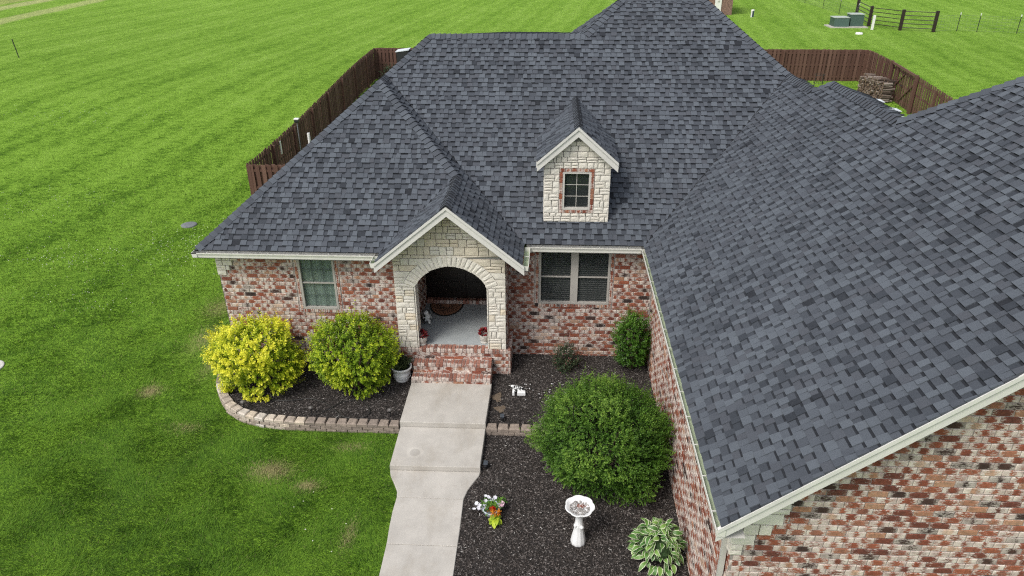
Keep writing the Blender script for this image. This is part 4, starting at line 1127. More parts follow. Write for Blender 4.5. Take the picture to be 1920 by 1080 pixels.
# brick steps
ST = bpy.data.objects.new("porch_steps", None); link(ST, house); ST.location = Vector((-2.26, 14.3, .1)) - wloc(house)
for y0, y1, zt_, zb_ in ((14.15, 14.53, .275, .10), (14.50, 14.86, .455, .26)):
    x0, x1 = -3.205, -1.30
    one("step_core", box_vf(x0 + .012, x1 - .012, y0 + .012, 14.83 if y0 > 14.4 else 14.84, -.2 if y0 < 14.4 else .25, zt_ - .012), MT['mortar'], ST)
    rowlock(x0, x1, y0 - .01, y0 + .235, zt_ - .085, zt_, ST)
    f_ = Frame((0, y0, 0), (1, 0, 0), (0, -1, 0))
    brick_wall("w", f_, zb_, zt_ - .085, lambda z: [(x0, x1)], 0, holder=ST, H=(zt_ - .085 - zb_) / 1.0001, phase=R.random())
    A_ = Acc(); n = 8
    for k in range(n):
        v, f = cbox_vf(x0 + (x1 - x0) * k / n + .004, x0 + (x1 - x0) * (k + 1) / n - .004, y0 + .242, y1 + .02, zt_ - .03, zt_ - .002); A_.add(v, f, brnd(), 0, [[(.3, .3)] * len(q) for q in f])
    A_.obj("step_tread", MT['brick'], ST, (x0, y0, zt_ - .05))
    for xx, n in ((x0, (-1, 0, 0)), (x1, (1, 0, 0))):
        f2 = Frame((xx, 0, 0), (0, 1, 0), n)
        brick_wall("w", f2, -.12 if y0 < 14.4 else .26, zt_ - .085, lambda z: [(y0, 14.83)], 0, holder=ST, phase=.4)
# threshold brick row and door
rowlock(-3.28, -1.12, yD - .20, yD - .02, PZ, PZ + .11, HL)
door = bpy.data.objects.new("front_door", None); link(door, house); door.location = Vector((pcx, yD, PZ + .1)) - wloc(house)
one("door_surround", box_vf(-3.3, -1.1, yD, yD + .05, PZ, 3.25), MT['door'], door)
for x0, x1 in ((-3.12, -2.21), (-2.19, -1.28)):
    leaf = one("door_leaf", box_vf(x0, x1, yD - .045, yD - .002, PZ + .115, 2.86), MT['door'], door)
    for za, zb in ((.86, 1.28), (1.36, 1.92)):
        for xa, xb in ((x0 + .12, x0 + .41), (x0 + .50, x0 + .79)): one("door_panel", cbox_vf(xa, xb, yD - .062, yD - .044, za, zb, .012), MT['door'], door)
    one("door_pane", box_vf(x0 + .16, x1 - .16, yD - .055, yD - .0445, 2.05, 2.72), MT['glass'], door)
    one("handle", tube_vf([((-2.27 if x0 < -3 else -2.13), yD - .08, 1.62), ((-2.27 if x0 < -3 else -2.13), yD - .11, 1.75), ((-2.27 if x0 < -3 else -2.13), yD - .08, 1.9)], .010), simple("brushed nickel", (.4, .38, .34), .35, metal=1), door)

# ---- dormer ----------------------------------------------------------------------------
yDm = 15.951; dx0, dx1, dcx = -.100, 1.395, .640; dm = .87
dz0 = 3.616; dze = 5.14; dxe0, dxe1 = -.285, 1.565
fD = Frame((0, yDm, 0), (1, 0, 0), (0, -1, 0))
def aroof(y): return ze + m_ * (y - yA)
def dzr(x): return dze + dm * (min(x - dxe0, dxe1 - x))
topz = lambda x: dzr(x) - .14
wD = (.322, .965, 3.93, 4.85)
yq = lambda z: yA + (z - ze) / m_
HD = backing("dormer_wall", [[(dx0, yDm + .004, dz0 - .05), (wD[0], yDm + .004, dz0 - .05), (wD[0], yDm + .004, topz(wD[0])), (dx0, yDm + .004, topz(dx0))],
                             [(wD[1], yDm + .004, dz0 - .05), (dx1, yDm + .004, dz0 - .05), (dx1, yDm + .004, topz(dx1)), (wD[1], yDm + .004, topz(wD[1]))],
                             [(wD[0], yDm + .004, dz0 - .05), (wD[1], yDm + .004, dz0 - .05), (wD[1], yDm + .004, wD[2]), (wD[0], yDm + .004, wD[2])],
                             [(wD[0], yDm + .004, wD[3]), (wD[1], yDm + .004, wD[3]), (wD[1], yDm + .004, topz(wD[1])), (dcx, yDm + .004, topz(dcx)), (wD[0], yDm + .004, topz(wD[0]))],
                             [(dx0, yDm + .004, dz0 - .05), (dx0, yDm + .004, topz(dx0)), (dx0, yq(topz(dx0)), topz(dx0))],
                             [(dx1, yDm + .004, dz0 - .05), (dx1, yDm + .004, topz(dx1)), (dx1, yq(topz(dx1)), topz(dx1))]], MT['smortar'], house)
bs = .085
def iD(z):
    a, b = dx0 - .02, dx1 + .02
    if z > topz(dx0): a = dxe0 + (z + .14 - dze) / dm; b = dxe1 - (z + .14 - dze) / dm
    if b - a < .05: return []
    if wD[2] - bs < z < wD[3] + bs: return [(a, wD[0] - bs), (wD[1] + bs, b)]
    return [(a, b)]
dzs = [dz0 + .01, dz0 + .14, wD[2] - bs]; 
for k in range(7): dzs.append(wD[2] - bs + (wD[3] + bs - (wD[2] - bs)) * (k + 1) / 7)
dzs += [dzs[-1] + .14, dzs[-1] + .27, dzs[-1] + .40, dzs[-1] + .53, dzs[-1] + .64]; dzs = [z for z in dzs if z < topz(dcx)]
ashlar(fD, dzs, iD, HD, .12, .27, buff=lambda z: .0, D=.03)
for X, u, n in ((dx0, (0, -1, 0), (-1, 0, 0)), (dx1, (0, 1, 0), (1, 0, 0))):
    sg = u[1]
    def ivd(z, sg=sg):
        e = yq(z); return [(-e, -yDm)] if sg < 0 else [(yDm, e)]
    ashlar(Frame((X, 0, 0), u, n), [3.7, 3.9, 4.1, 4.3, 4.5, 4.7, 4.9, 5.1], ivd, HD, .2, .4, buff=lambda z: .0, D=.02)
# brick surround of the dormer window
A_ = Acc()
def dbk(u0, u1, z0, z1):
    v, f, uv = brick_vf(u1 - u0 - .008, z1 - z0 - .008, c=.005); p = fD((u0 + u1) / 2, (z0 + z1) / 2, .030)
    A_.add([p + Vector((x, y, zz)) for x, y, zz in v], f, R.choice((R.uniform(.2, .5), R.uniform(.6, .9))), 0, uv)
u = wD[0] - bs
while u < wD[1] + bs - .1: dbk(u, u + .135, wD[2] - bs, wD[2]); dbk(u, u + .135, wD[3], wD[3] + bs); u += .1357
z = wD[2]
while z < wD[3] - .05: dbk(wD[0] - bs, wD[0], z, z + .131); dbk(wD[1], wD[1] + bs, z, z + .131); z += .1314
o = A_.obj("bricks", MT['brick'], HD, tuple(fD(wD[0], wD[2]))); o['kind'] = 'stuff'
window(Frame((0, yDm - .01, 0), (1, 0, 0), (0, -1, 0)), wD, 'dormer', 2, 3, fmat='dormframe')
ydf = yDm - .20
S_D1 = Slope((dxe0, 0, dze), (0, 1, 0), (1, 0, 0), [(0, ydf), (.925, ydf)], [(0, 17.81), (.925, 17.81 + .925 * dm / m_)], m=dm, dmin=.0)
S_D2 = Slope((dxe1, 0, dze), (0, 1, 0), (-1, 0, 0), [(0, ydf), (.925, ydf)], [(0, 17.81), (.925, 17.81 + .925 * dm / m_)], m=dm, dmin=.0)
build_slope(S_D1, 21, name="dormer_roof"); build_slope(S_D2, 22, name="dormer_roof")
rdz = dze + dm * .925
capline((dcx, ydf, rdz), (dcx, yq(rdz), rdz), pd(-1, 0, dm), pd(1, 0, dm), wdt=.13)
rake((dxe0 + .005, 0, dze), (dcx, 0, rdz), ydf); rake((dcx, 0, rdz), (dxe1 - .005, 0, dze), ydf)
backing("dormer_soffit", [[(dxe0, ydf + .03, dze - .15), (dx0, ydf + .03, dze - .15), (dx0, 17.7, dze - .15), (dxe0, 17.7, dze - .15)], [(dx1, ydf + .03, dze - .15), (dxe1, ydf + .03, dze - .15), (dxe1, 17.7, dze - .15), (dx1, 17.7, dze - .15)],
                          [(dxe0, ydf + .03, dze - .16), (dcx, ydf + .03, rdz - .16), (dcx, yDm + .02, rdz - .16), (dxe0, yDm + .02, dze - .16)], [(dcx, ydf + .03, rdz - .16), (dxe1, ydf + .03, dze - .16), (dxe1, yDm + .02, dze - .16), (dcx, yDm + .02, rdz - .16)]], MT['soffit'], house)
for X in (dxe0, dxe1): barobj("dormer_fascia", (X, ydf + .03, dze - .08), (X, 17.75, dze - .08), .02, .14, MT['trim'])

# ---- roof vents ------------------------------------------------------------------------
def roof_vent(p, n, s, lab):
    """sheet metal slant vent: pale cap, dark open throat"""
    e = bpy.data.objects.new("roof_vent", None); link(e, house); e.location = Vector(p) - wloc(house)
    d = Vector(n); side = Vector((0, 1, 0))
    def P(a, b, c): return Vector(p) + d * a + side * b + Vector((0, 0, c))
    h = .17 * s; w_ = .17 * s
    one("vent_throat", ([P(-.12 * s, -w_, -.1), P(.2 * s, -w_, -.25), P(.2 * s, w_, -.25), P(-.12 * s, w_, -.1), P(-.12 * s, -w_, h * .8), P(.2 * s, -w_, h * .55), P(.2 * s, w_, h * .55), P(-.12 * s, w_, h * .8)],
        [(0, 3, 2, 1), (4, 5, 6, 7), (0, 1, 5, 4), (1, 2, 6, 5), (2, 3, 7, 6), (3, 0, 4, 7)]), MT['black'], e)
    one("vent_cap", ([P(-.14 * s, -w_ * 1.08, h * .88), P(.22 * s, -w_ * 1.08, h * .6), P(.22 * s, w_ * 1.08, h * .6), P(-.14 * s, w_ * 1.08, h * .88), P(-.14 * s, -w_ * 1.08, h), P(.22 * s, -w_ * 1.08, h * .72), P(.22 * s, w_ * 1.08, h * .72), P(-.14 * s, w_ * 1.08, h)],
        [(0, 3, 2, 1), (4, 5, 6, 7), (0, 1, 5, 4), (1, 2, 6, 5), (2, 3, 7, 6), (3, 0, 4, 7)]), MT['galv'], e)
for y in (15.33, 14.53, 13.75): roof_vent((6.70, y, 6.57), (1, 0, 0), .7, '')
roof_vent((-3.97, 20.02, 6.76), (-1, 0, 0), 1.0, '')

# =========================================================================================
# RETAINING BLOCKS
# =========================================================================================
def block_wall(path, name, label, z_top, H, courses, step, seed, inn, light):
    rr = random.Random(seed); e = empty(name, (path[0][0], path[0][1], z_top - H * courses), label, "garden wall")
    # resample
    pts = [Vector((*p, 0)) for p in path]; segs = [(pts[i + 1] - pts[i]).length for i in range(len(pts) - 1)]; T = sum(segs)
    def at(s):
        for i, L in enumerate(segs):
            if s <= L or i == len(segs) - 1: return pts[i] + (pts[i + 1] - pts[i]) * (s / L), (pts[i + 1] - pts[i]).normalized()
            s -= L
    for c in range(courses):
        n = round(T / step); off = 0 if c % 2 == 0 else .5; s_ = T / n
        for k in range(n + (1 if off else 0)):
            a = max(0, (k - off) * s_); b = min(T, (k + 1 - off) * s_)
            if b - a < .05: continue
            (p, t) = at((a + b) / 2); nrm = Vector((t.y, -t.x, 0))      # towards the lawn
            w_ = (b - a) / 2 - .006; D = .10; zt_ = z_top - c * H + rr.uniform(-.006, .006); zb = z_top - (c + 1) * H
            ch = .022
            back = .86
            v = []
            for z, i, fr_ in ((zb, 0, 1), (zt_ - ch, 0, 1), (zt_, ch, 1)):
                v += [p + t * (-w_ + i) + nrm * (D - i), p + t * (w_ - i) + nrm * (D - i), p + t * (w_ * back - i * .5) - nrm * (D - i * .5), p + t * (-w_ * back + i * .5) - nrm * (D - i * .5)]
                for q in v[-4:]: q.z = z
            v = [q + Vector((rr.uniform(-.006, .006), rr.uniform(-.006, .006), rr.uniform(-.003, .003))) for q in v]
            f = [(8, 9, 10, 11)]
            for r_ in range(2):
                for i in range(4): j = (i + 1) % 4; f.append((4 * r_ + i, 4 * r_ + j, 4 * r_ + 4 + j, 4 * r_ + 4 + i))
            f = [tuple(reversed(q)) for q in f]
            A_ = Acc(); r = light(a / T, c, rr); A_.add(v, f, r); A_.obj("block", MT['block'], e, (p.x, p.y, zb))
    return e
def lightL(s, c, rr):
    if c: return rr.uniform(.35, .95) if s < .6 else rr.uniform(0, .4)
    return rr.uniform(0, .4) if (s < .12 or s > .62) else rr.uniform(.5, 1)
block_wall(RW, "retaining_wall", "curved low wall of pale and brown blocks around the yellow shrubs", .055, .088, 3, .235, 3, 1, lightL)
block_wall([(-1.28, 12.70), (2.5, 12.70)], "retaining_wall", "short straight low wall of brown blocks running under the big green shrub", .04, .10, 2, .245, 4, 1, lambda s, c, rr: rr.uniform(0, .38))

# =========================================================================================
# PLANTS
# =========================================================================================
def leafgeo(a, p, d, nrm, L, W, r, fold=.25):
    """one leaf: 4 verts, 2 tris folded on the midrib"""
    s = d.cross(nrm)
    if s.length < 1e-4: return
    s.normalize()
    a.add([p, p + d * L * .5 + s * W - nrm * fold * W, p + d * L, p + d * L * .5 - s * W - nrm * fold * W], [(0, 1, 2), (0, 2, 3)], r)
def shrub(name, label, c, rx, ry, h, nspr, nleaf, ll, lw, mat, seed, zlow=.08, cfun=None, upr=.55, spl=.3, grp=None, cat="shrub", lobes=9, jit=.38):
    rr = random.Random(seed); cx, cy, cz = c
    e = empty(name, c, label, cat, grp)
    # trunk and limbs
    A_ = Acc()
    for k in range(9):
        an = 2 * pi * k / 9 + rr.uniform(-.3, .3); q = Vector((cos(an) * rx * .55, sin(an) * ry * .55, h * .55)); b = Vector((cos(an) * .05, sin(an) * .05, 0))
        v, f = tube_vf([Vector(c) + b, Vector(c) + b * .4 + q * .5 + Vector((0, 0, .03)), Vector(c) + q], [.020, .013, .006], 5); A_.add(v, f)
    A_.obj("branches", MT['bark'], e, c)
    A_ = Acc()
    # bumpy envelope
    LB = [(Vector((rr.gauss(0, 1), rr.gauss(0, 1), rr.gauss(.1, .8))).normalized(), rr.uniform(.03, .34), rr.uniform(.90, .975)) for _ in range(lobes * 7)]
    def env(d):
        e_ = 0; dn_ = d.normalized()
        for l_, s_, w__ in LB:
            t = dn_.dot(l_)
            if t > w__: e_ = max(e_, s_ * ((t - w__) / (1 - w__)) ** .6)
        return .785 + e_
    zc_ = h * .50; hz = h * .52
    for k in range(nspr):
        # direction: whole sphere but fewer low down
        z = rr.uniform(-.85, 1); an = rr.uniform(0, 2 * pi); q = sqrt(1 - z * z) if z > 0 else sqrt(1 - abs(z) ** 3.4); d = Vector((cos(an) * q, sin(an) * q, z))
        ev = env(d); depth = rr.choice((1, 1, .97, rr.uniform(.62, .98), rr.uniform(.78, .98))) * ev * rr.choice((1, 1, 1, 1, 1, 1.05, 1.10))
        tip = Vector((d.x * rx * depth, d.y * ry * depth, zc_ + d.z * hz * depth))
        if tip.z < zlow: tip.z = zlow + rr.uniform(0, .06)
        # sprig direction: outward and up
        sd_ = (Vector((d.x, d.y, d.z * .7)) + Vector((0, 0, upr)) + Vector((rr.gauss(0, jit), rr.gauss(0, jit), rr.gauss(0, jit * .7)))).normalized()
        L = spl * rr.uniform(.6, 1.25); stray = rr.random() < .08 and z > -.3
        if stray: L *= 1.9; sd_ = (Vector((d.x, d.y, max(d.z, 0))) * .8 + Vector((rr.gauss(0, .2), rr.gauss(0, .2), .8))).normalized()
        base = Vector(c) + tip - sd_ * L * (.45 if stray else .75)
        age = rr.random(); 
        for j in range(nleaf):
            t = (j + .5) / nleaf; p = base + sd_ * L * t
            rot = j * 2.4 + an; side = sd_.cross(Vector((cos(rot), sin(rot), .3)))
            if side.length < .01: continue
            side.normalize(); ld = (side * .85 + sd_ * .55 + Vector((0, 0, -.05))).normalized(); nn = (sd_ * .8 - side * .4 + Vector((0, 0, .5))).normalized()
            s = (1 - .45 * t) * rr.uniform(.8, 1.2)
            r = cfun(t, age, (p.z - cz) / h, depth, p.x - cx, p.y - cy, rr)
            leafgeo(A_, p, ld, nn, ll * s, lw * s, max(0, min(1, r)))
    A_.obj("foliage", mat, e, c)
    return e
YEL = [(0, (.045, .090, .010)), (.25, (.11, .20, .015)), (.5, (.26, .38, .020)), (.75, (.50, .57, .030)), (1, (.80, .76, .06))]
m_yel = mat_leaf("golden shrub leaf", YEL, .28, .45)
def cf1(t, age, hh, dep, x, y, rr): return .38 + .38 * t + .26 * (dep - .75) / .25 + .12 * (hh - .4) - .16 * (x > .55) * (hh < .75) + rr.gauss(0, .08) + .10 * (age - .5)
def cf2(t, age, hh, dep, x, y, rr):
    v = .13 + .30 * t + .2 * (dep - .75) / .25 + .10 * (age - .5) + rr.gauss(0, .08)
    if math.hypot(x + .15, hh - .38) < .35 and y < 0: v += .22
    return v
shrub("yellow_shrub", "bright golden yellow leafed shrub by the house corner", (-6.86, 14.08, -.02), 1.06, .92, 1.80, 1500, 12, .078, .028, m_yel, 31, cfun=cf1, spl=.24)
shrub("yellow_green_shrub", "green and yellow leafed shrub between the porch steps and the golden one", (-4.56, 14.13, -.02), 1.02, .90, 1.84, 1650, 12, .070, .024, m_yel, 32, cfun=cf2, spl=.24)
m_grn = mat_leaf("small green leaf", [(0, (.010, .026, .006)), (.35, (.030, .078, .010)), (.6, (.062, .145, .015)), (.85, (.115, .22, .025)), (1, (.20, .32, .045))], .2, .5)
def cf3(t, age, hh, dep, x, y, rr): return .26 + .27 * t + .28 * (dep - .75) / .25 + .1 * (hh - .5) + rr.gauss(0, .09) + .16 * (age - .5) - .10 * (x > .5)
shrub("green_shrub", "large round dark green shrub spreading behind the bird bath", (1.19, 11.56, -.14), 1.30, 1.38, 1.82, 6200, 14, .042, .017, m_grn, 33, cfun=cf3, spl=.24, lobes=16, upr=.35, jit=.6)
m_br = mat_leaf("glossy green leaf", [(0, (.012, .035, .006)), (.4, (.04, .11, .012)), (.7, (.085, .19, .02)), (1, (.17, .30, .04))], .2, .4)
shrub("upright_shrub", "upright bright green shrub in the corner beside the side wall", (2.13, 15.28, -.03), .46, .44, 1.62, 620, 12, .062, .020, m_br, 34, cfun=lambda t, a, hh, dp, x, y, rr: .3 + .3 * t + .25 * (hh - .4) + rr.gauss(0, .1), spl=.26, zlow=.25)
m_rose = mat_leaf("dull rose leaf", [(0, (.014, .022, .012)), (.5, (.04, .065, .03)), (.8, (.07, .10, .045)), (.92, (.16, .05, .05)), (1, (.18, .05, .05))], .15, .5)
shrub("rose_bush", "small dull green rose bush under the wide window", (.50, 15.18, -.03), .36, .32, .72, 170, 9, .06, .02, m_rose, 35, cfun=lambda t, a, hh, dp, x, y, rr: rr.uniform(.1, .9) if t < .8 else rr.uniform(.3, .95), spl=.28, upr=.9)
shrub("young_seedlings", "sparse green sprouts growing between the big shrub and the wall corner", (1.0, 13.9, -.03), .8, .28, .38, 40, 8, .045, .015, m_grn, 36, cfun=lambda t, a, hh, dp, x, y, rr: rr.uniform(.4, .8), spl=.25, upr=1.6, cat="plant")

# hosta -----------------------------------------------------------------------------------
def mat_hosta():
    m, nt, n, l, b = M("variegated hosta leaf")
    uv = n.new("ShaderNodeUVMap"); sp = n.new("ShaderNodeSeparateXYZ"); l.new(uv.outputs[0], sp.inputs[0])
    e = mth(n, l, 'MULTIPLY', mth(n, l, 'ABSOLUTE', mth(n, l, 'SUBTRACT', sp.outputs[0], .5)), 2.0)
    e = mth(n, l, 'ADD', e, mth(n, l, 'MULTIPLY', mth(n, l, 'SUBTRACT', noise(n, l, 45, 2), .5), .35))
    r = attr(n, "rnd").outputs['Fac']
    g = col(n, l, r, [(0, (.040, .12, .022)), (.6, (.085, .19, .032)), (1, (.16, .28, .055))])
    mr = n.new("ShaderNodeMapRange"); mr.inputs[1].default_value = .74; mr.inputs[2].default_value = .90; l.new(e, mr.inputs[0])
    c = mixc(n, l, mr.outputs[0], g, (.68, .70, .50))
    l.new(c, b.inputs['Base Color']); b.inputs['Roughness'].default_value = .5
    return m
def big_leaf_mesh(name, m, L, W, droop, rnd, tipw=.0):
    A_ = Acc(); A_.sm = True; n = 7; P = []; F_ = []; UV = []
    for i in range(n + 1):
        t = i / n; w_ = W * (sin(pi * min(1, t * 1.0)) ** .75) * (1 - .25 * t) if 0 < t < 1 else .002
        x = L * (t - .12 * t * t); z = .16 * L * sin(t * 2.2) - droop * L * t * t
        P += [(x, -w_, z + .22 * w_), (x, 0, z), (x, w_, z + .22 * w_)]
        if i:
            b = 3 * i
            F_ += [(b - 3, b, b + 1, b - 2), (b - 2, b + 1, b + 2, b - 1)]
            t0, t1 = (i - 1) / n, t; UV += [[(0, t0), (0, t1), (.5, t1), (.5, t0)], [(.5, t0), (.5, t1), (1, t1), (1, t0)]]
    A_.add(P, F_, rnd, 0, UV); return A_.mesh(name, m)
m_ho = mat_hosta()
HM = [big_leaf_mesh("leaf", m_ho, .17 + .03 * (k % 3), .044 + .006 * (k % 4), .35 + .12 * (k % 3), (k + .5) / 8) for k in range(8)]
m_brdk = simple('shaded leaf stems', (.035, .075, .02), .8, .5, 30)
hosta = empty("hosta", (2.0, 9.32, -.145), "round clump of white edged hosta leaves beside the garage wall", "plant")
rr = random.Random(5)
one("stems", lathe_vf([(.05, 0), (.30, .20), (.30, .30), (.18, .44), (.0, .48)], 12, (2.03, 9.36, -.145)), m_brdk, hosta)
for k in range(300):
    el_ = math.asin(rr.uniform(-.05, 1)) if k < 235 else rr.uniform(.7, 1.57); an = rr.uniform(0, 2 * pi); rad = rr.uniform(.80, 1.0)
    p = Vector((2.05 + .51 * rad * cos(an) * cos(el_), 9.36 + .51 * rad * sin(an) * cos(el_), -.03 + .64 * rad * sin(el_)))
    o = bpy.data.objects.new("leaf", rr.choice(HM)); link(o, hosta); o.location = p - hosta.location - Vector((cos(an), sin(an), 0)) * .10
    o.rotation_euler = (rr.gauss(0, .4), -(el_ - .9) * .5 - .1 + rr.gauss(0, .25) - .2, an + rr.gauss(0, .45 if el_ < 1 else 1.6)); s = rr.uniform(.7, 1.05); o.scale = (s, s, s)

# bird bath -------------------------------------------------------------------------------
bbc = (.662, 9.62, -.145)
bb = empty("bird_bath", bbc, "white bird bath on a fluted pedestal with a scalloped bowl", "bird bath")
A_ = Acc(); A_.sm = True
fl = lambda a, i: 1 + .035 * cos(a * 10)
v, f = lathe_vf([(.125, 0), (.135, .02), (.132, .07), (.115, .18), (.092, .30), (.078, .40), (.085, .44), (.070, .48), (.062, .60), (.066, .68), (.085, .745)], 40, bbc, fl); A_.add(v, f)
A_.obj("pedestal", MT['plastic'], bb, bbc)
# small cast scroll on the pedestal
A_ = Acc(); A_.sm = True; v, f = lathe_vf([(.0, -.035), (.03, -.02), (.038, 0), (.03, .02), (0, .035)], 12, (bbc[0] + .05, bbc[1] - .07, bbc[2] + .44)); A_.add(v, f)
v, f = lathe_vf([(.0, -.04), (.028, -.02), (.034, 0), (.028, .02), (0, .04)], 12, (bbc[0] - .065, bbc[1] - .05, bbc[2] + .46)); A_.add(v, f)
A_.obj("scroll_ornament", MT['plastic'], bb, (bbc[0], bbc[1], bbc[2] + .4))
A_ = Acc(); A_.sm = True
sc_ = lambda a, i: 1 + (.0, .01, .02, .035, .042, .042, .035, .015, 0, 0)[i] * (abs(cos(a * 3.5 + .4)) * 2 - 1)
v, f = lathe_vf([(.05, .735), (.12, .75), (.19, .79), (.245, .85), (.262, .885), (.250, .893), (.222, .865), (.17, .825), (.10, .805), (.001, .80)], 56, bbc, sc_); A_.add(v, f)
A_.obj("bowl", MT['plastic'], bb, (bbc[0], bbc[1], bbc[2] + .735))
m_deb = mat_attr("bowl litter", [(0, (.10, .03, .02)), (.4, (.30, .10, .06)), (.55, (.45, .43, .40)), (.8, (.12, .11, .105)), (1, (.40, .38, .36))], .9)
A_ = Acc(); rr = random.Random(8)
for k in range(420):
    an = rr.uniform(0, 2 * pi); q = .18 * sqrt(rr.random()); x, y = q * cos(an), q * sin(an); red = (x - .03) ** 2 / .006 + (y - .07) ** 2 / .002 < 1
    z = bbc[2] + .808 + max(0, (q - .09)) * .28 + rr.uniform(0, .008); d = Vector((rr.gauss(0, 1), rr.gauss(0, 1), .2)).normalized() * rr.uniform(.008, .028); s_ = Vector((-d.y, d.x, 0)) * .4
    p = Vector((bbc[0] + x, bbc[1] + y, z)); A_.add([p - d, p + s_, p + d, p - s_ + Vector((0, 0, .004))], [(0, 1, 2), (0, 2, 3)], rr.uniform(0, .4) if red else rr.uniform(.5, 1))
A_.obj("litter", m_deb, bb, (bbc[0], bbc[1], bbc[2] + .8), 'stuff')

# white pot by the steps ------------------------------------------------------------------
pc = (-3.50, 14.50, -.02)
pt = empty("planter_pot", pc, "large white plant pot standing beside the porch steps", "flower pot")
A_ = Acc(); A_.sm = True; v, f = lathe_vf([(0, 0), (.165, 0), (.17, .02), (.195, .17), (.205, .20), (.198, .21), (.225, .33), (.25, .345), (.258, .385), (.25, .40), (.225, .395), (.21, .33), (0, .325)], 36, pc); A_.add(v, f)
A_.obj("pot", MT['plastic'], pt, pc)
A_ = Acc(); A_.sm = True
for k in range(16):
    an = 2 * pi * k / 16; v, f = tube_vf([(pc[0] + (.203 + .004) * cos(an + t * .3 - .15), pc[1] + .207 * sin(an + t * .3 - .15), pc[2] + .10 + .035 * sin(t * pi)) for t in [i / 5 for i in range(6)]], .006, 5); A_.add(v, f)
A_.obj("relief_band", MT['plastic'], pt, (pc[0], pc[1], pc[2] + .1))
one("soil", lathe_vf([(.21, .345), (.001, .36)], 20, pc), MT['soil'], pt)
m_dk = mat_leaf("dark grassy leaf", [(0, (.012, .02, .008)), (.6, (.04, .065, .02)), (1, (.09, .11, .04))], .1, .6)
A_ = Acc(); rr = random.Random(12)
for k in range(520):
    an = rr.uniform(0, 2 * pi); q = .17 * sqrt(rr.random()); p = Vector((pc[0] + q * cos(an), pc[1] + q * sin(an), pc[2] + .35)); d = Vector((cos(an) * .5 + rr.gauss(0, .4) - .3, sin(an) * .5 + rr.gauss(0, .4) + .1, 1)).normalized()
    for t in (0, .08, .16): leafgeo(A_, p + d * t, (d + Vector((rr.gauss(0, .5), rr.gauss(0, .5), 0))).normalized(), Vector((rr.gauss(0, 1), rr.gauss(0, 1), .4)).normalized(), .08, .010, rr.random())
A_.obj("foliage", m_dk, pt, (pc[0], pc[1], pc[2] + .35))

# two small porch planters ----------------------------------------------------------------
m_red = mat_leaf("dark red petal", [(0, (.05, .004, .006)), (.5, (.17, .012, .018)), (.85, (.34, .02, .03)), (1, (.05, .08, .02))], .1, .5)
def planter(c, lab, seed):
    e = empty("porch_planter", c, lab, "flower pot", "small urns of red flowers on the porch")
    rr = random.Random(seed)
    A_ = Acc(); A_.sm = True; v, f = lathe_vf([(0, 0), (.095, 0), (.098, .02), (.075, .045), (.078, .06), (.112, .11), (.122, .19), (.130, .235), (.122, .245), (.108, .235), (0, .225)], 22, c); A_.add(v, f)
    A_.obj("urn", MT['potstone'], e, c)
    A_ = Acc()
    for k in range(260):
        z = rr.uniform(0, 1); an = rr.uniform(0, 2 * pi); q = sqrt(1 - z * z) * rr.uniform(.6, 1); p = Vector(c) + Vector((.12 * q * cos(an), .12 * q * sin(an), .235 + .15 * z))
        leafgeo(A_, p, Vector((cos(an), sin(an), rr.uniform(-.2, .9))).normalized(), Vector((rr.gauss(0, .5), rr.gauss(0, .5), 1)).normalized(), .055, .02, rr.random())
    A_.obj("flowers", m_red, e, (c[0], c[1], c[2] + .24))
planter((-3.05, 15.06, PZ), "small pale urn of red flowers at the foot of the left stone pillar", 1)
planter((-1.53, 15.22, PZ), "small pale urn of red flowers at the foot of the right stone pillar", 2)

# dog ornament on the porch ---------------------------------------------------------------
def ell_vf(c, r, n=14, m=9, rot=None):
    v = []; f = []
    for i in range(m + 1):
        t = -pi / 2 + pi * i / m
        for k in range(n):
            a = 2 * pi * k / n; p = Vector((r[0] * cos(t) * cos(a), r[1] * cos(t) * sin(a), r[2] * sin(t)))
            if rot: p.rotate(rot)
            v.append(p + Vector(c))
        if i:
            for k in range(n): f.append(((i - 1) * n + k, (i - 1) * n + (k + 1) % n, i * n + (k + 1) % n, i * n + k))
    return v, f
def skin_body(name, verts, edges, radii, m, parent, loc):
    me = bpy.data.meshes.new(name); me.from_pydata(verts, edges, []); o = bpy.data.objects.new(name, me); link(o, parent); o.location = Vector(loc) - wloc(parent)
    md = o.modifiers.new("skin", 'SKIN'); me.skin_vertices[0].data[0].use_root = True
    for i, r in enumerate(radii): me.skin_vertices[0].data[i].radius = (r, r)
    md.use_smooth_shade = True
    s = o.modifiers.new("sub", 'SUBSURF'); s.levels = 2; s.render_levels = 2
    me.materials.append(m); return o
m_dogw = mat_attr("white and black glaze", [(0, (.7, .7, .68)), (1, (.7, .7, .68))], .4)
def mat_spots(name):
    m, nt, n, l, b = M(name); f = noise(n, l, 9, 1)
    l.new(col(n, l, f, [(.56, (.68, .68, .66)), (.58, (.015, .015, .015))]), b.inputs['Base Color']); b.inputs['Roughness'].default_value = .4; return m
m_spot = mat_spots("black patched white glaze")
dg = empty("dog_ornament", (-3.10, 16.12, PZ), "white ornamental dog with black patches sitting on the porch floor", "ornament")
skin_body("body", [(0, .06, .10), (0, .0, .20), (0, -.05, .30), (0, -.11, .36), (0, -.19, .34), (-.07, -.08, .12), (-.07, -.12, .02), (.07, -.08, .12), (.07, -.12, .02), (-.08, .04, .04), (.08, .04, .04)],
          [(0, 1), (1, 2), (2, 3), (3, 4), (1, 5), (5, 6), (1, 7), (7, 8), (0, 9), (0, 10)], [.125, .115, .085, .085, .035, .04, .035, .04, .035, .065, .065], m_spot, dg, (-3.10, 16.12, PZ))
for s in (-1, 1): one("ear", ell_vf((-3.10 + s * .075, 16.03, PZ + .36), (.022, .035, .06), 10, 6), MT['black'], dg, smooth=True)
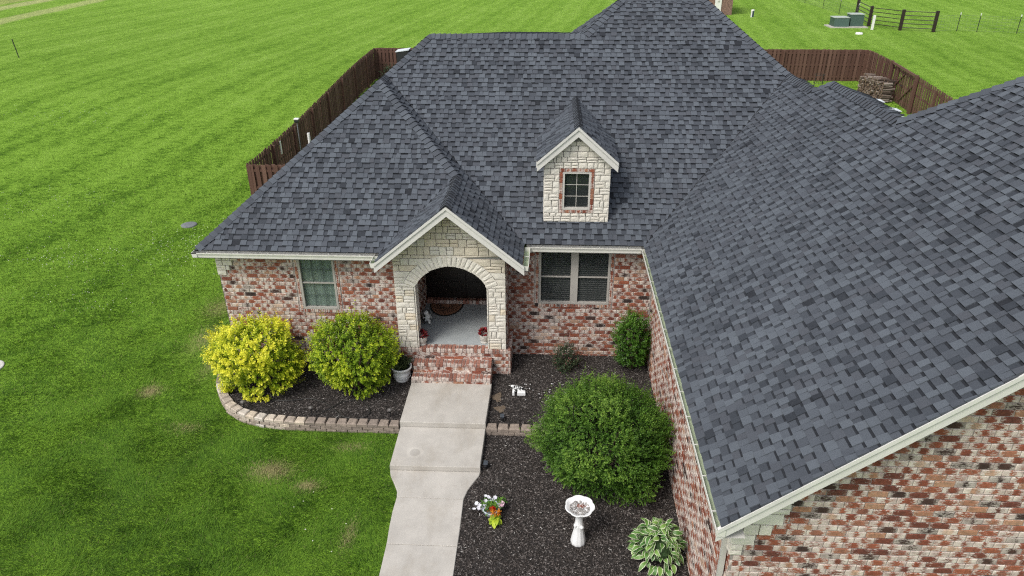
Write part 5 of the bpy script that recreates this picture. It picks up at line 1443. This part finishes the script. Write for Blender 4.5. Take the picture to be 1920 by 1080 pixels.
one("nose", ell_vf((-3.10, 15.895, PZ + .35), (.016, .014, .012), 8, 5), MT['black'], dg, smooth=True)

# doormat ---------------------------------------------------------------------------------
dmx, dmy = -2.72, 17.13
mat_ = empty("doormat", (dmx, dmy, PZ), "half round brown doormat with a black sunburst before the front door", "doormat")
def halfdisc(rx, ry, z0, z1, n=28):
    v = [(dmx, dmy, z0), (dmx, dmy, z1)]; f = []
    for k in range(n + 1):
        a = pi + pi * k / n; v += [(dmx + rx * cos(a), dmy + ry * sin(a), z0), (dmx + rx * cos(a), dmy + ry * sin(a), z1)]
    for k in range(n): b = 2 + 2 * k; f += [(1, b + 1, b + 3), (b, b + 2, b + 3, b + 1)]
    f.append((0, 1, 3, 2)); f.append((0, 2 * n + 2, 2 * n + 3, 1)); return v, f
one("border", halfdisc(.46, .66, PZ + .001, PZ + .012), MT['mat_k'], mat_)
one("pile", halfdisc(.42, .60, PZ + .012, PZ + .017), MT['mat_b'], mat_)
A_ = Acc()
for k in range(1, 19):
    a = pi + pi * k / 19; p = Vector((dmx + .16 * cos(a), dmy + .23 * sin(a), PZ + .018)); q = Vector((dmx + .38 * cos(a), dmy + .55 * sin(a), PZ + .018)); v, f = bar_vf(p, q, .014, .004); A_.add(v, f)
for R0 in (.14,):
    for k in range(12):
        a0, a1 = pi + pi * k / 12, pi + pi * (k + 1) / 12; v, f = bar_vf((dmx + R0 * cos(a0), dmy + R0 * 1.43 * sin(a0), PZ + .018), (dmx + R0 * cos(a1), dmy + R0 * 1.43 * sin(a1), PZ + .018), .012, .004); A_.add(v, f)
A_.obj("sunburst", MT['mat_k'], mat_, (dmx, dmy - .3, PZ + .017))

# flower planter in the bed ---------------------------------------------------------------
fc = (-.98, 10.26, -.145)
fp = empty("flower_planter", fc, "round pale blue grey pot of white and pink petunias lying in the mulch", "flower pot")
A_ = Acc(); A_.sm = True; v, f = lathe_vf([(0, 0), (.12, 0), (.15, .08), (.165, .17), (.168, .185), (.145, .19), (.135, .17), (.12, .10), (0, .09)], 28, (0, 0, 0))
rotm = Matrix.Rotation(radians(14), 4, 'X'); v = [Vector(fc) + rotm @ Vector(p) + Vector((0, 0, .02)) for p in v]; A_.add(v, f); A_.obj("pot", simple("blue grey pot", (.40, .45, .50), .5, .15), fp, fc)
m_pet = mat_leaf("pale petal", [(0, (.62, .60, .68)), (.7, (.80, .80, .82)), (.85, (.66, .42, .52)), (1, (.60, .40, .42))], .2)
m_fgr = mat_leaf("bright bedding leaf", [(0, (.03, .09, .012)), (.6, (.08, .19, .02)), (1, (.16, .28, .03))], .2)
rr = random.Random(21)
def flower(A_, p, r, nrm, rn):
    t = nrm.cross(Vector((.3, .9, .1))).normalized(); b = nrm.cross(t); n = 6; v = [p]
    for k in range(2 * n): a = pi * k / n; q = r * (1 if k % 2 else .72); v.append(p + t * q * cos(a) + b * q * sin(a) + nrm * r * .35)
    A_.add(v, [(0, 1 + k, 1 + (k + 1) % (2 * n)) for k in range(2 * n)], rn)
A_ = Acc()
for k in range(34):
    if k < 20: p = Vector((fc[0] - .17 + rr.gauss(0, .05), fc[1] - .02 + rr.gauss(0, .06), fc[2] + .17 + rr.gauss(0, .045))); rn = rr.uniform(.2, .75)
    elif k < 25: p = Vector((fc[0] + rr.gauss(0, .06), fc[1] + .16 + rr.gauss(0, .03), fc[2] + .24)); rn = rr.uniform(0, .6)
    else: p = Vector((fc[0] + .17 + rr.gauss(0, .03), fc[1] + .02 + rr.gauss(0, .05), fc[2] + .2)); rn = rr.uniform(.75, 1)
    flower(A_, p, rr.uniform(.034, .05), Vector((rr.gauss(-.1, .4), rr.gauss(-.3, .4), 1)).normalized(), rn)
A_.obj("flowers", m_pet, fp, (fc[0], fc[1], fc[2] + .15))
A_ = Acc()
for k in range(420):
    p = Vector(fc) + Vector((rr.gauss(0, .085), rr.gauss(.02, .085), .16 + rr.uniform(0, .08))); leafgeo(A_, p, Vector((rr.gauss(0, 1), rr.gauss(0, 1), .4)).normalized(), Vector((rr.gauss(0, .5), rr.gauss(0, .5), 1)).normalized(), .05, .015, rr.random())
for k in range(60):
    p = Vector(fc) + Vector((.16 + rr.gauss(0, .05), .13 + rr.gauss(0, .05), .18 + rr.uniform(0, .05))); leafgeo(A_, p, Vector((rr.gauss(0, 1), rr.gauss(0, 1), .4)).normalized(), Vector((0, 0, 1)), .06, .016, rr.random())
A_.obj("foliage", m_fgr, fp, (fc[0], fc[1], fc[2] + .16))
cc_ = (-.885, 9.98, -.145)
cp = empty("lime_plant", cc_, "lime leafed plant with red and orange plumes in front of the petunias", "plant")
m_lim = mat_leaf("lime leaf", [(0, (.20, .34, .02)), (1, (.46, .56, .04))], .25)
LM = [big_leaf_mesh("leaf", m_lim, .15, .052, .3, k / 3) for k in range(4)]
for k in range(26):
    an = rr.uniform(0, 2 * pi); o = bpy.data.objects.new("leaf", LM[k % 4]); link(o, cp); o.location = (rr.gauss(0, .025), rr.gauss(0, .025), .09 + rr.uniform(0, .07)); o.rotation_euler = (rr.gauss(0, .3), .15 + rr.gauss(0, .25), an)
one("stem", tube_vf([cc_, (cc_[0], cc_[1], cc_[2] + .2)], .008), m_fgr, cp)
A_ = Acc(); B_ = Acc()
for k in range(260):
    T_ = A_ if k < 110 else B_; px, py = ((cc_[0] - .06, cc_[1] + .13) if k < 110 else (cc_[0] + (.06 if k % 2 else -.05), cc_[1] + .04))
    t = rr.random(); p = Vector((px + rr.gauss(0, .018 + .02 * (1 - t)), py + rr.gauss(0, .018 + .02 * (1 - t)), cc_[2] + .17 + .13 * t)); leafgeo(T_, p, Vector((rr.gauss(0, .5), rr.gauss(0, .5), 1)).normalized(), Vector((rr.gauss(0, 1), rr.gauss(0, 1), .1)).normalized(), .04, .010, rr.random())
A_.obj("red_plume", mat_leaf("red plume", [(0, (.50, .015, .01)), (1, (.75, .05, .02))], .2), cp, (cc_[0] - .06, cc_[1] + .13, cc_[2] + .17))
B_.obj("orange_plume", mat_leaf("orange plume", [(0, (.62, .16, .02)), (1, (.80, .36, .04))], .2), cp, (cc_[0], cc_[1] + .04, cc_[2] + .17))

# broken figurine in the upper bed --------------------------------------------------------
sc0 = (-.62, 14.02, -.03)
fg = empty("garden_figurine", sc0, "small black and white animal figurine leaning on a white block in the mulch", "ornament")
one("base_block", cbox_vf(sc0[0] - .03, sc0[0] + .16, sc0[1] - .08, sc0[1] + .02, sc0[2], sc0[2] + .10, .01), MT['plastic'], fg)
one("side_block", cbox_vf(sc0[0] - .15, sc0[0] - .10, sc0[1] - .08, sc0[1] + .06, sc0[2], sc0[2] + .11, .01), MT['plastic'], fg)
def mat_spots2():
    m, nt, n, l, b = M("black and white patches"); f = noise(n, l, 22, 1)
    l.new(col(n, l, f, [(.50, (.70, .70, .68)), (.52, (.012, .012, .012))]), b.inputs['Base Color']); b.inputs['Roughness'].default_value = .4; return m
skin_body("animal", [(-.09, .06, .12), (0, .07, .13), (.08, .06, .12), (-.14, .04, .20), (-.19, .02, .21), (-.09, .0, .02), (-.08, .11, .02), (.08, .0, .02), (.08, .11, .02), (.14, .06, .10)],
          [(0, 1), (1, 2), (0, 3), (3, 4), (0, 5), (0, 6), (2, 7), (2, 8), (2, 9)], [.05, .052, .05, .042, .026, .018, .018, .018, .018, .012], mat_spots2(), fg, sc0)
A_ = Acc(); rr = random.Random(3)
for k in range(26):
    p = Vector((sc0[0] + rr.uniform(.1, 1.1), sc0[1] + rr.uniform(-.25, .5), sc0[2] + .012)); v, f = ell_vf(p, (rr.uniform(.008, .028), rr.uniform(.006, .014), .006), 6, 4, Matrix.Rotation(rr.uniform(0, 3), 3, 'Z').to_euler()); A_.add(v, f)
o = A_.obj("white_chips", MT['plastic'], None, (sc0[0] + .6, sc0[1], sc0[2])); tag(o, "white stone and shell chips scattered over the mulch beside the figurine", "chips", kind='stuff')
A_ = Acc(); tn = simple("sandy soil", (.12, .09, .062), .95, .3, 20)
def patch(c, rx, ry, z):
    v = [(c[0], c[1], z + .006)]; n = 22
    for k in range(n): a = 2 * pi * k / n; q = 1 + .25 * sin(3 * a + c[0] * 7) + .12 * sin(7 * a); v.append((c[0] + rx * q * cos(a), c[1] + ry * q * sin(a), z + .0042))
    A_.add(v, [(0, 1 + k, 1 + (k + 1) % n) for k in range(n)])
patch((-1.12, 13.85), .11, .17, -.018); patch((-1.02, 13.4), .12, .12, -.018)
o = A_.obj("bare_soil", tn, None, (-1.05, 13.6, -.02)); tag(o, kind='structure')

# path lights, hose, solar spots ----------------------------------------------------------
def path_light(x, y, z, lab):
    e = empty("path_light", (x, y, z), lab, "garden light", "dark path lights in the mulch"); c = (x, y, z)
    one("stake", tube_vf([c, (x, y, z + .16)], .012, 6), MT['black'], e)
    one("lamp_body", lathe_vf([(.0, .13), (.028, .14), (.034, .19), (.03, .20)], 12, c), MT['black'], e, smooth=True)
    one("lamp_cap", lathe_vf([(.030, .198), (.058, .20), (.052, .225), (.018, .245), (0, .248)], 12, c, lambda a, i: 1 + .06 * cos(6 * a)), simple("grey lens cap", (.11, .10, .095), .4, .2), e)
path_light(-6.93, 13.12, -.02, "dark path light nearest the curve of the block wall")
path_light(-5.30, 12.98, -.02, "dark path light midway between the two yellow shrubs")
path_light(-3.49, 12.98, -.02, "dark path light closest to the concrete walkway")
hz = [(-7.2, 13.42), (-6.61, 13.50), (-6.3, 13.46), (-5.95, 13.47), (-5.54, 13.56), (-5.2, 13.45), (-4.92, 13.25), (-4.65, 12.98), (-4.40, 12.86), (-4.10, 12.89), (-4.0, 13.05), (-4.01, 13.17), (-4.15, 13.42), (-4.37, 13.57), (-4.74, 13.45), (-4.95, 13.2), (-5.12, 13.0), (-5.28, 12.97)]
def smoothpts(P, n=5):
    o = []
    for i in range(len(P) - 1):
        p0, p1, p2, p3 = P[max(i - 1, 0)], P[i], P[i + 1], P[min(i + 2, len(P) - 1)]
        for k in range(n):
            t = k / n; o.append(tuple(.5 * (2 * b + (c - a) * t + (2 * a - 5 * b + 4 * c - d) * t * t + (-a + 3 * b - 3 * c + d) * t ** 3) for a, b, c, d in zip(p0, p1, p2, p3)))
    o.append(P[-1]); return o
sp_ = smoothpts(hz); o = one("irrigation_hose", tube_vf([(x, y, .010 + (.016 if 60 < i < 66 else 0) + .004 * sin(i)) for i, (x, y) in enumerate(sp_)], .010, 6), MT['cable'], smooth=True); tag(o, "thin dark hose looping over the mulch below the yellow shrubs", "hose")
def spot(x, y, z, lab, tilt=.5):
    e = empty("solar_spotlight", (x, y, z), lab, "garden light"); 
    one("stake", tube_vf([(x, y, z), (x, y, z + .11)], .010, 6), MT['black'], e)
    o = one("solar_panel", cbox_vf(x - .045, x + .045, y - .06, y + .06, z + .115, z + .14, .005), simple("solar cell grey", (.05, .06, .075), .3, .2), e)
    one("lamp_head", lathe_vf([(0, 0), (.03, .0), (.035, .045), (0, .05)], 10, (x, y - .07, z + .06)), MT['black'], e)
spot(-.945, 13.0, -.03, "small black solar spotlight standing behind the short block wall")
spot(-1.20, 11.55, -.145, "small black solar spotlight beside the walkway step")

# lids in the lawn ------------------------------------------------------------------------
o = one("well_cover", lathe_vf([(.28, -.02), (.28, .035), (.26, .045), (.12, .052), (.0, .052)], 28, (-13.28, 24.03, gh(-13.3, 24))), MT['greydisc'], smooth=True); tag(o, "round grey cover set in the lawn near the brown fence", "cover")
o = one("ground_cover_slab", lathe_vf([(.36, -.05), (.36, .03), (.33, .04), (.0, .045)], 24, (-14.24, 14.66, gh(-14, 14.6))), MT['potstone']); tag(o, "flat grey concrete cover cut off at the left edge of the lawn", "cover")

# =========================================================================================
# FENCES
# =========================================================================================
FH = 1.83
def fence_run(p, q, label, out, pitch=.118, posts=2.4, gate=None, rails_in=True):
    """shadowbox fence: boards alternate on the two sides of the rails; out = horizontal outward direction"""
    p, q = Vector((*p, 0)), Vector((*q, 0)); L = (q - p).length; t = (q - p) / L; o_ = Vector((*out, 0))
    e = empty("wooden_fence", (p.x, p.y, gh(p.x, p.y)), label, "fence", "brown board fences around the back yard")
    ang = math.atan2(t.y, t.x)
    BM = []
    for k in range(6):
        v, f = cbox_vf(-.074, .074, -.009, .009, 0, FH, .003); A_ = Acc(); A_.add(v, f, (k + .5) / 6); BM.append(A_.mesh("board", MT['fence']))
    n = int(L / pitch)
    for k in range(n):
        c = p + t * (k + .5) * pitch; z = gh(c.x, c.y); sd_ = 1 if k % 2 else -1
        o = put(R.choice(BM), "board", e, (c.x + o_.x * .036 * sd_, c.y + o_.y * .036 * sd_, z + .02 + R.uniform(-.012, .012)), (R.gauss(0, .004), R.gauss(0, .004), ang))
    A_ = Acc(); v, f = cbox_vf(-.05, .05, -.05, .05, -.3, FH - .02, .004); A_.add(v, f, .3); PM = A_.mesh("fence_post", MT['fence'])
    m = max(1, round(L / posts))
    for k in range(m + 1):
        c = p + t * (L * k / m); put(PM, "fence_post", e, (c.x - o_.x * .10, c.y - o_.y * .10, gh(c.x, c.y)), (0, 0, ang))
    for h in (.25, .95, 1.62):
        for k in range(m):
            a, b = p + t * (L * k / m), p + t * (L * (k + 1) / m)
            one("rail", bar_vf((a.x, a.y, gh(a.x, a.y) + h), (b.x, b.y, gh(b.x, b.y) + h), .045, .09), MT['fence'], e, rnd=.4)
    return e, ang
xfl, xfb, xfr, yfb, yff = -11.40, -10.93, 18.95, 45.7, 25.6
fence_run((xfl, yff), (xfb, yfb), "long brown board fence running back from the house beside the open lawn", (-1, 0))
fence_run((xfl, yff), (xWl - .02, yff), "short brown board fence joining the rear house corner to the long side fence", (0, -1))
fence_run((xfb, yfb), (xfr, yfb), "brown board fence across the far end of the back yard", (0, 1))
fR, aR = fence_run((xfr, yfb), (xfr, 27.5), "brown board fence with a gate beside the firewood on the right", (1, 0))
# gate frame in the right fence
for y0 in (41.9, 38.75):
    one("gate_post", cbox_vf(xfr - .24, xfr - .10, y0 - .07, y0 + .07, gh(19, y0), gh(19, y0) + 1.98, .005), MT['fence'], fR, rnd=.35)
one("gate_header", bar_vf((xfr - .17, 41.9, gh(19, 41.9) + 1.90), (xfr - .17, 38.75, gh(19, 38.75) + 1.90), .06, .11), MT['fence'], fR, rnd=.7)
for y0, y1 in ((41.8, 40.36), (40.30, 38.85)):
    one("gate_brace", bar_vf((xfr - .10, y0, gh(19, y0) + .3), (xfr - .10, y1, gh(19, y1) + 1.6), .03, .09), MT['fence'], fR, rnd=.3)
one("gate_latch", bar_vf((xfr - .13, 40.45, gh(19, 40) + 1.05), (xfr - .13, 40.2, gh(19, 40) + 1.05), .03, .04), MT['steel'], fR)
# things fixed on the left fence
o = one("white_strip", cbox_vf(xfl + .15, xfl + .18, 28.80, 28.90, gh(0, 28.8) + 1.2, gh(0, 28.8) + 1.75, .004), MT['white']); tag(o, "white vertical strip fixed on the long brown fence", "strip")
wp = empty("yard_lamp_post", (-11.0, 30.5, gh(0, 30.5)), "thin grey post with a white capped lamp in front of the long fence", "post")
one("pole", tube_vf([(-11.0, 30.5, gh(0, 30.5)), (-11.0, 30.5, gh(0, 30.5) + 2.05)], .022, 8), simple("grey pole", (.20, .21, .23), .5), wp)
one("lamp_box", cbox_vf(-11.09, -10.91, 30.42, 30.58, gh(0, 30.5) + 2.02, gh(0, 30.5) + 2.14, .01), MT['black'], wp)
one("lamp_cap", cbox_vf(-11.10, -10.90, 30.41, 30.59, gh(0, 30.5) + 2.14, gh(0, 30.5) + 2.20, .01), MT['white'], wp)
o = one("white_pipe", tube_vf([(-9.45, 27.3, gh(0, 27)), (-9.45, 27.3, 2.62)], .055, 10), MT['white']); tag(o, "white pipe standing upright behind the left roof edge", "pipe")

# firewood --------------------------------------------------------------------------------
fw = empty("firewood_stack", (17.9, 41.2, gh(18, 41)), "stack of split firewood logs inside the right fence", "firewood")
rr = random.Random(9)
LG = []
for k in range(6):
    r_ = .050 + .007 * (k % 4); v, f = tube_vf([(-.22, 0, 0), (.22, 0, .0)], r_, 7); A_ = Acc(); mi = [0] * (len(f) - 2) + [1, 1]
    v = [Vector(p) * 1.0 for p in v]; A_.add(v, f, (k + .5) / 6, mi); LG.append(A_.mesh("log", [MT['log'], MT['logend']]))
for row in range(11):
    for k in range(18):
        s = k / 17; x = 17.55 + .75 * s; y = 42.2 - 1.5 * s; z = gh(x, y) + .07 + row * .105
        if row > 9 + 1.4 * sin(s * 3) : continue
        put(LG[rr.randrange(6)], "log", fw, (x + rr.gauss(0, .03) + (0.35 if 0 else 0), y + rr.gauss(0, .015), z + rr.gauss(0, .008)), (rr.uniform(0, 6), rr.gauss(0, .05), -.12 + rr.gauss(0, .07)))
for k in range(15):
    s = k / 14; x = 17.68 + .72 * s; y = 42.25 - 1.5 * s
    for row in range(0, 11, 1):
        if k % 2 == row % 2: put(LG[rr.randrange(6)], "log", fw, (x + .08, y + rr.gauss(0, .02), gh(x, y) + .07 + row * .105 + .02), (rr.uniform(0, 6), rr.gauss(0, .06), -.1 + rr.gauss(0, .12)))

# back-yard odds --------------------------------------------------------------------------
shrub("yellow_rose_bush", "dark leafed bush with a yellow bloom in the far left fence corner", (-9.7, 44.3, gh(-9, 44)), .75, .6, 1.1, 130, 9, .11, .035, m_rose, 41, cfun=lambda t, a, hh, dp, x, y, rr: rr.uniform(.2, .8), spl=.45)
shrub("dry_bush", "bare reddish twiggy bush at the foot of the long left fence", (-10.0, 40.6, gh(-9, 40.5)), .5, .4, .8, 60, 7, .09, .015, mat_leaf("dry reddish leaf", [(0, (.16, .07, .04)), (1, (.32, .16, .09))], .1), 42, cfun=lambda t, a, hh, dp, x, y, rr: rr.random(), spl=.5, upr=1.4)
A_ = Acc()
for k in range(4):
    an = k * pi / 2 + .4; v, f = tube_vf([(15.6 + .32 * cos(an), 43.6 + .32 * sin(an), gh(15, 43.6)), (15.6 + .26 * cos(an), 43.6 + .26 * sin(an), gh(15, 43.6) + .8)], .012, 5); A_.add(v, f)
for h in (.35, .8):
    for k in range(8): a0, a1 = pi * k / 4, pi * (k + 1) / 4; v, f = tube_vf([(15.6 + .3 * cos(a0), 43.6 + .3 * sin(a0), gh(15, 43.6) + h), (15.6 + .3 * cos(a1), 43.6 + .3 * sin(a1), gh(15, 43.6) + h)], .01, 5); A_.add(v, f)
o = A_.obj("wire_plant_stand", MT['steel'], None, (15.6, 43.6, gh(15, 43.6))); tag(o, "dark metal wire stand on the grass by the far fence", "plant stand")
ed = smoothpts([(15.9, 42.3), (16.6, 43.2), (17.3, 43.0), (17.75, 42.4)], 4)
eb = empty("lawn_edging", (16.6, 43, gh(16.6, 43)), "curved line of pale edging stones beside the firewood", "edging")
for i in range(len(ed) - 1):
    a, b = ed[i], ed[i + 1]; one("edging_stone", bar_vf((a[0], a[1], gh(*a) + .04), (b[0], b[1], gh(*b) + .04), .12, .10), MT['potstone'], eb)

# =========================================================================================
# FAR FIELD
# =========================================================================================
def G(x, y): return (x, y, gh(x, y))
ub = empty("utility_boxes", G(26.6, 70.3), "two green utility boxes on a shared concrete pad by the pipe fence", "utility box")
z0 = gh(26.6, 70)
one("concrete_pad", box_vf(25.0, 28.3, 69.4, 71.2, z0 - .1, z0 + .09), MT['concrete'], ub)
def tbox(x0, x1, y0, y1, z, h, sl):
    v, f = box_vf(x0, x1, y0, y1, z, z + h); v = [Vector(p) for p in v]
    for i in (4, 5): v[i].y += sl
    b = one("cabinet", (v, f), MT['util'], ub); one("cabinet_lid", ([Vector((p.x + (.04 if p.x > (x0 + x1) / 2 else -.04), p.y + (.04 if p.y > y0 + sl + .01 else -.04), p.z)) for p in v[4:8]] + [Vector((p.x + (.04 if p.x > (x0 + x1) / 2 else -.04), p.y + (.04 if p.y > y0 + sl + .01 else -.04), p.z + .06)) for p in v[4:8]],
        [(0, 3, 2, 1), (4, 5, 6, 7), (0, 1, 5, 4), (1, 2, 6, 5), (2, 3, 7, 6), (3, 0, 4, 7)]), MT['utiltop'], b)
tbox(25.35, 26.65, 69.6, 70.9, z0 + .09, .72, .18); tbox(26.85, 28.0, 69.9, 71.0, z0 + .09, .98, .1)
o = one("marker_post", cbox_vf(28.1, 28.3, 68.25, 68.35, gh(28, 68), gh(28, 68) + 1.22, .01), MT['white']); tag(o, "white marker post in front of the brown pipe fence", "post")
o = one("septic_cover", lathe_vf([(.30, -.02), (.30, .08), (.25, .14), (.0, .15)], 16, G(26.1, 65.6)), MT['white']); tag(o, "small white dome lid in the grass before the utility boxes", "cover")
mp = empty("marker_tube", G(20.0, 77.5), "short white and dark blue marker tube standing alone in the grass", "post")
one("tube", tube_vf([G(20.0, 77.5), (20.0, 77.5, gh(20, 77) + .62)], .15, 10), simple("dark blue plastic", (.03, .05, .09), .4), mp)
one("sleeve", box_vf(19.82, 19.92, 77.3, 77.42, gh(20, 77), gh(20, 77) + .6), MT['white'], mp)
one("tube_cap", lathe_vf([(.17, .60), (.17, .70), (0, .72)], 12, G(20.0, 77.5)), MT['white'], mp)
# pipe fence
pf = empty("pipe_fence", G(29.7, 76.4), "dark brown pipe rail fence with four posts and five rails", "fence")
PFX = [(29.73, 76.36), (28.85, 70.8), (30.48, 68.0), (32.87, 67.0)]
for x, y in PFX: one("post", cbox_vf(x - .11, x + .11, y - .11, y + .11, gh(x, y) - .2, gh(x, y) + 1.72, .01), MT['pipe'], pf)
for (a, b) in zip(PFX[:-1], PFX[1:]):
    for h in (.25, .58, .92, 1.25, 1.58): one("rail", tube_vf([(a[0], a[1], gh(*a) + h), (b[0], b[1], gh(*b) + h)], .035, 6), MT['pipe'], pf)
# wire fence with steel posts
wf = empty("wire_fence", G(35.2, 67.7), "wire field fence with white tipped steel posts right of the pipe fence", "fence")
wf2 = empty("wire_fence", G(30.1, 79.4), "wire field fence with thin steel posts running away behind the utility boxes", "fence")
WA = [(35.18, 67.7), (36.57, 67.1), (39.4, 66.2), (42.5, 65.3), (46, 64.3)]
WB = [(28.9, 73.4), (28.1, 76.6), (28.6, 82.5), (28.4, 87.5), (28.2, 93), (28, 99)]
WB = [(29.45, 75.3), (29.35, 79.9), (29.5, 85.3), (29.3, 91), (29.2, 97), (29.1, 103)]
def wires(E_, P, start):
    for x, y in P:
        one("steel_post", bar_vf(G(x, y), (x, y, gh(x, y) + 1.35), .045, .045), MT['steel'], E_)
        one("post_tip", bar_vf((x, y, gh(x, y) + 1.35), (x, y, gh(x, y) + 1.52), .05, .05), MT['white'], E_)
    Q = [start] + P; A_ = Acc()
    for a, b in zip(Q[:-1], Q[1:]):
        for h in (.1, .35, .6, .85, 1.1, 1.3): v, f = tube_vf([(a[0], a[1], gh(*a) + h), (b[0], b[1], gh(*b) + h)], .006, 3, False); A_.add(v, f)
        n = int(math.hypot(b[0] - a[0], b[1] - a[1]) / .3)
        for k in range(n): x = a[0] + (b[0] - a[0]) * k / n; y = a[1] + (b[1] - a[1]) * k / n; v, f = tube_vf([(x, y, gh(x, y) + .05), (x, y, gh(x, y) + 1.3)], .004, 3, False); A_.add(v, f)
    A_.obj("wire_mesh", MT['wire'], E_, G(*P[0]))
wires(wf, WA, PFX[3]); wires(wf2, WB, PFX[0])
# neighbour's brick corner showing past the main roof hip
nb = empty("brick_outbuilding", G(16.5, 80), "brick wall corner of a far outbuilding behind the roof", "building")
zb = gh(17, 79.4)
one("wall", box_vf(10.5, 18.35, 79.3, 86, zb - .2, zb + 2.7), simple("far brown brick", (.20, .12, .095), .9, .45, 9, .8, 12), nb)
one("roof", ([(10.1, 78.9, zb + 2.7), (18.75, 78.9, zb + 2.7), (18.75, 86.4, zb + 2.7), (10.1, 86.4, zb + 2.7), (10.1, 82.6, zb + 4.6), (18.75, 82.6, zb + 4.6)], [(0, 1, 5, 4), (1, 2, 5), (2, 3, 4, 5), (3, 0, 4), (0, 3, 2, 1)]), MT['deck'], nb)
dr_ = one("door", box_vf(16.55, 17.20, 79.22, 79.297, zb + .05, zb + 2.0), MT['white'], nb); one("handle", ell_vf((16.9, 79.2, zb + 1.35), (.12, .04, .12), 10, 6), MT['potstone'], dr_)
# lone stake on the left lawn
o = one("lawn_stake", tube_vf([G(-38.9, 52.4), (-39.0, 52.4, gh(-38.9, 52.4) + 1.35)], .035, 6), MT['steel']); tag(o, "thin dark stake standing alone on the lawn at far left", "stake")
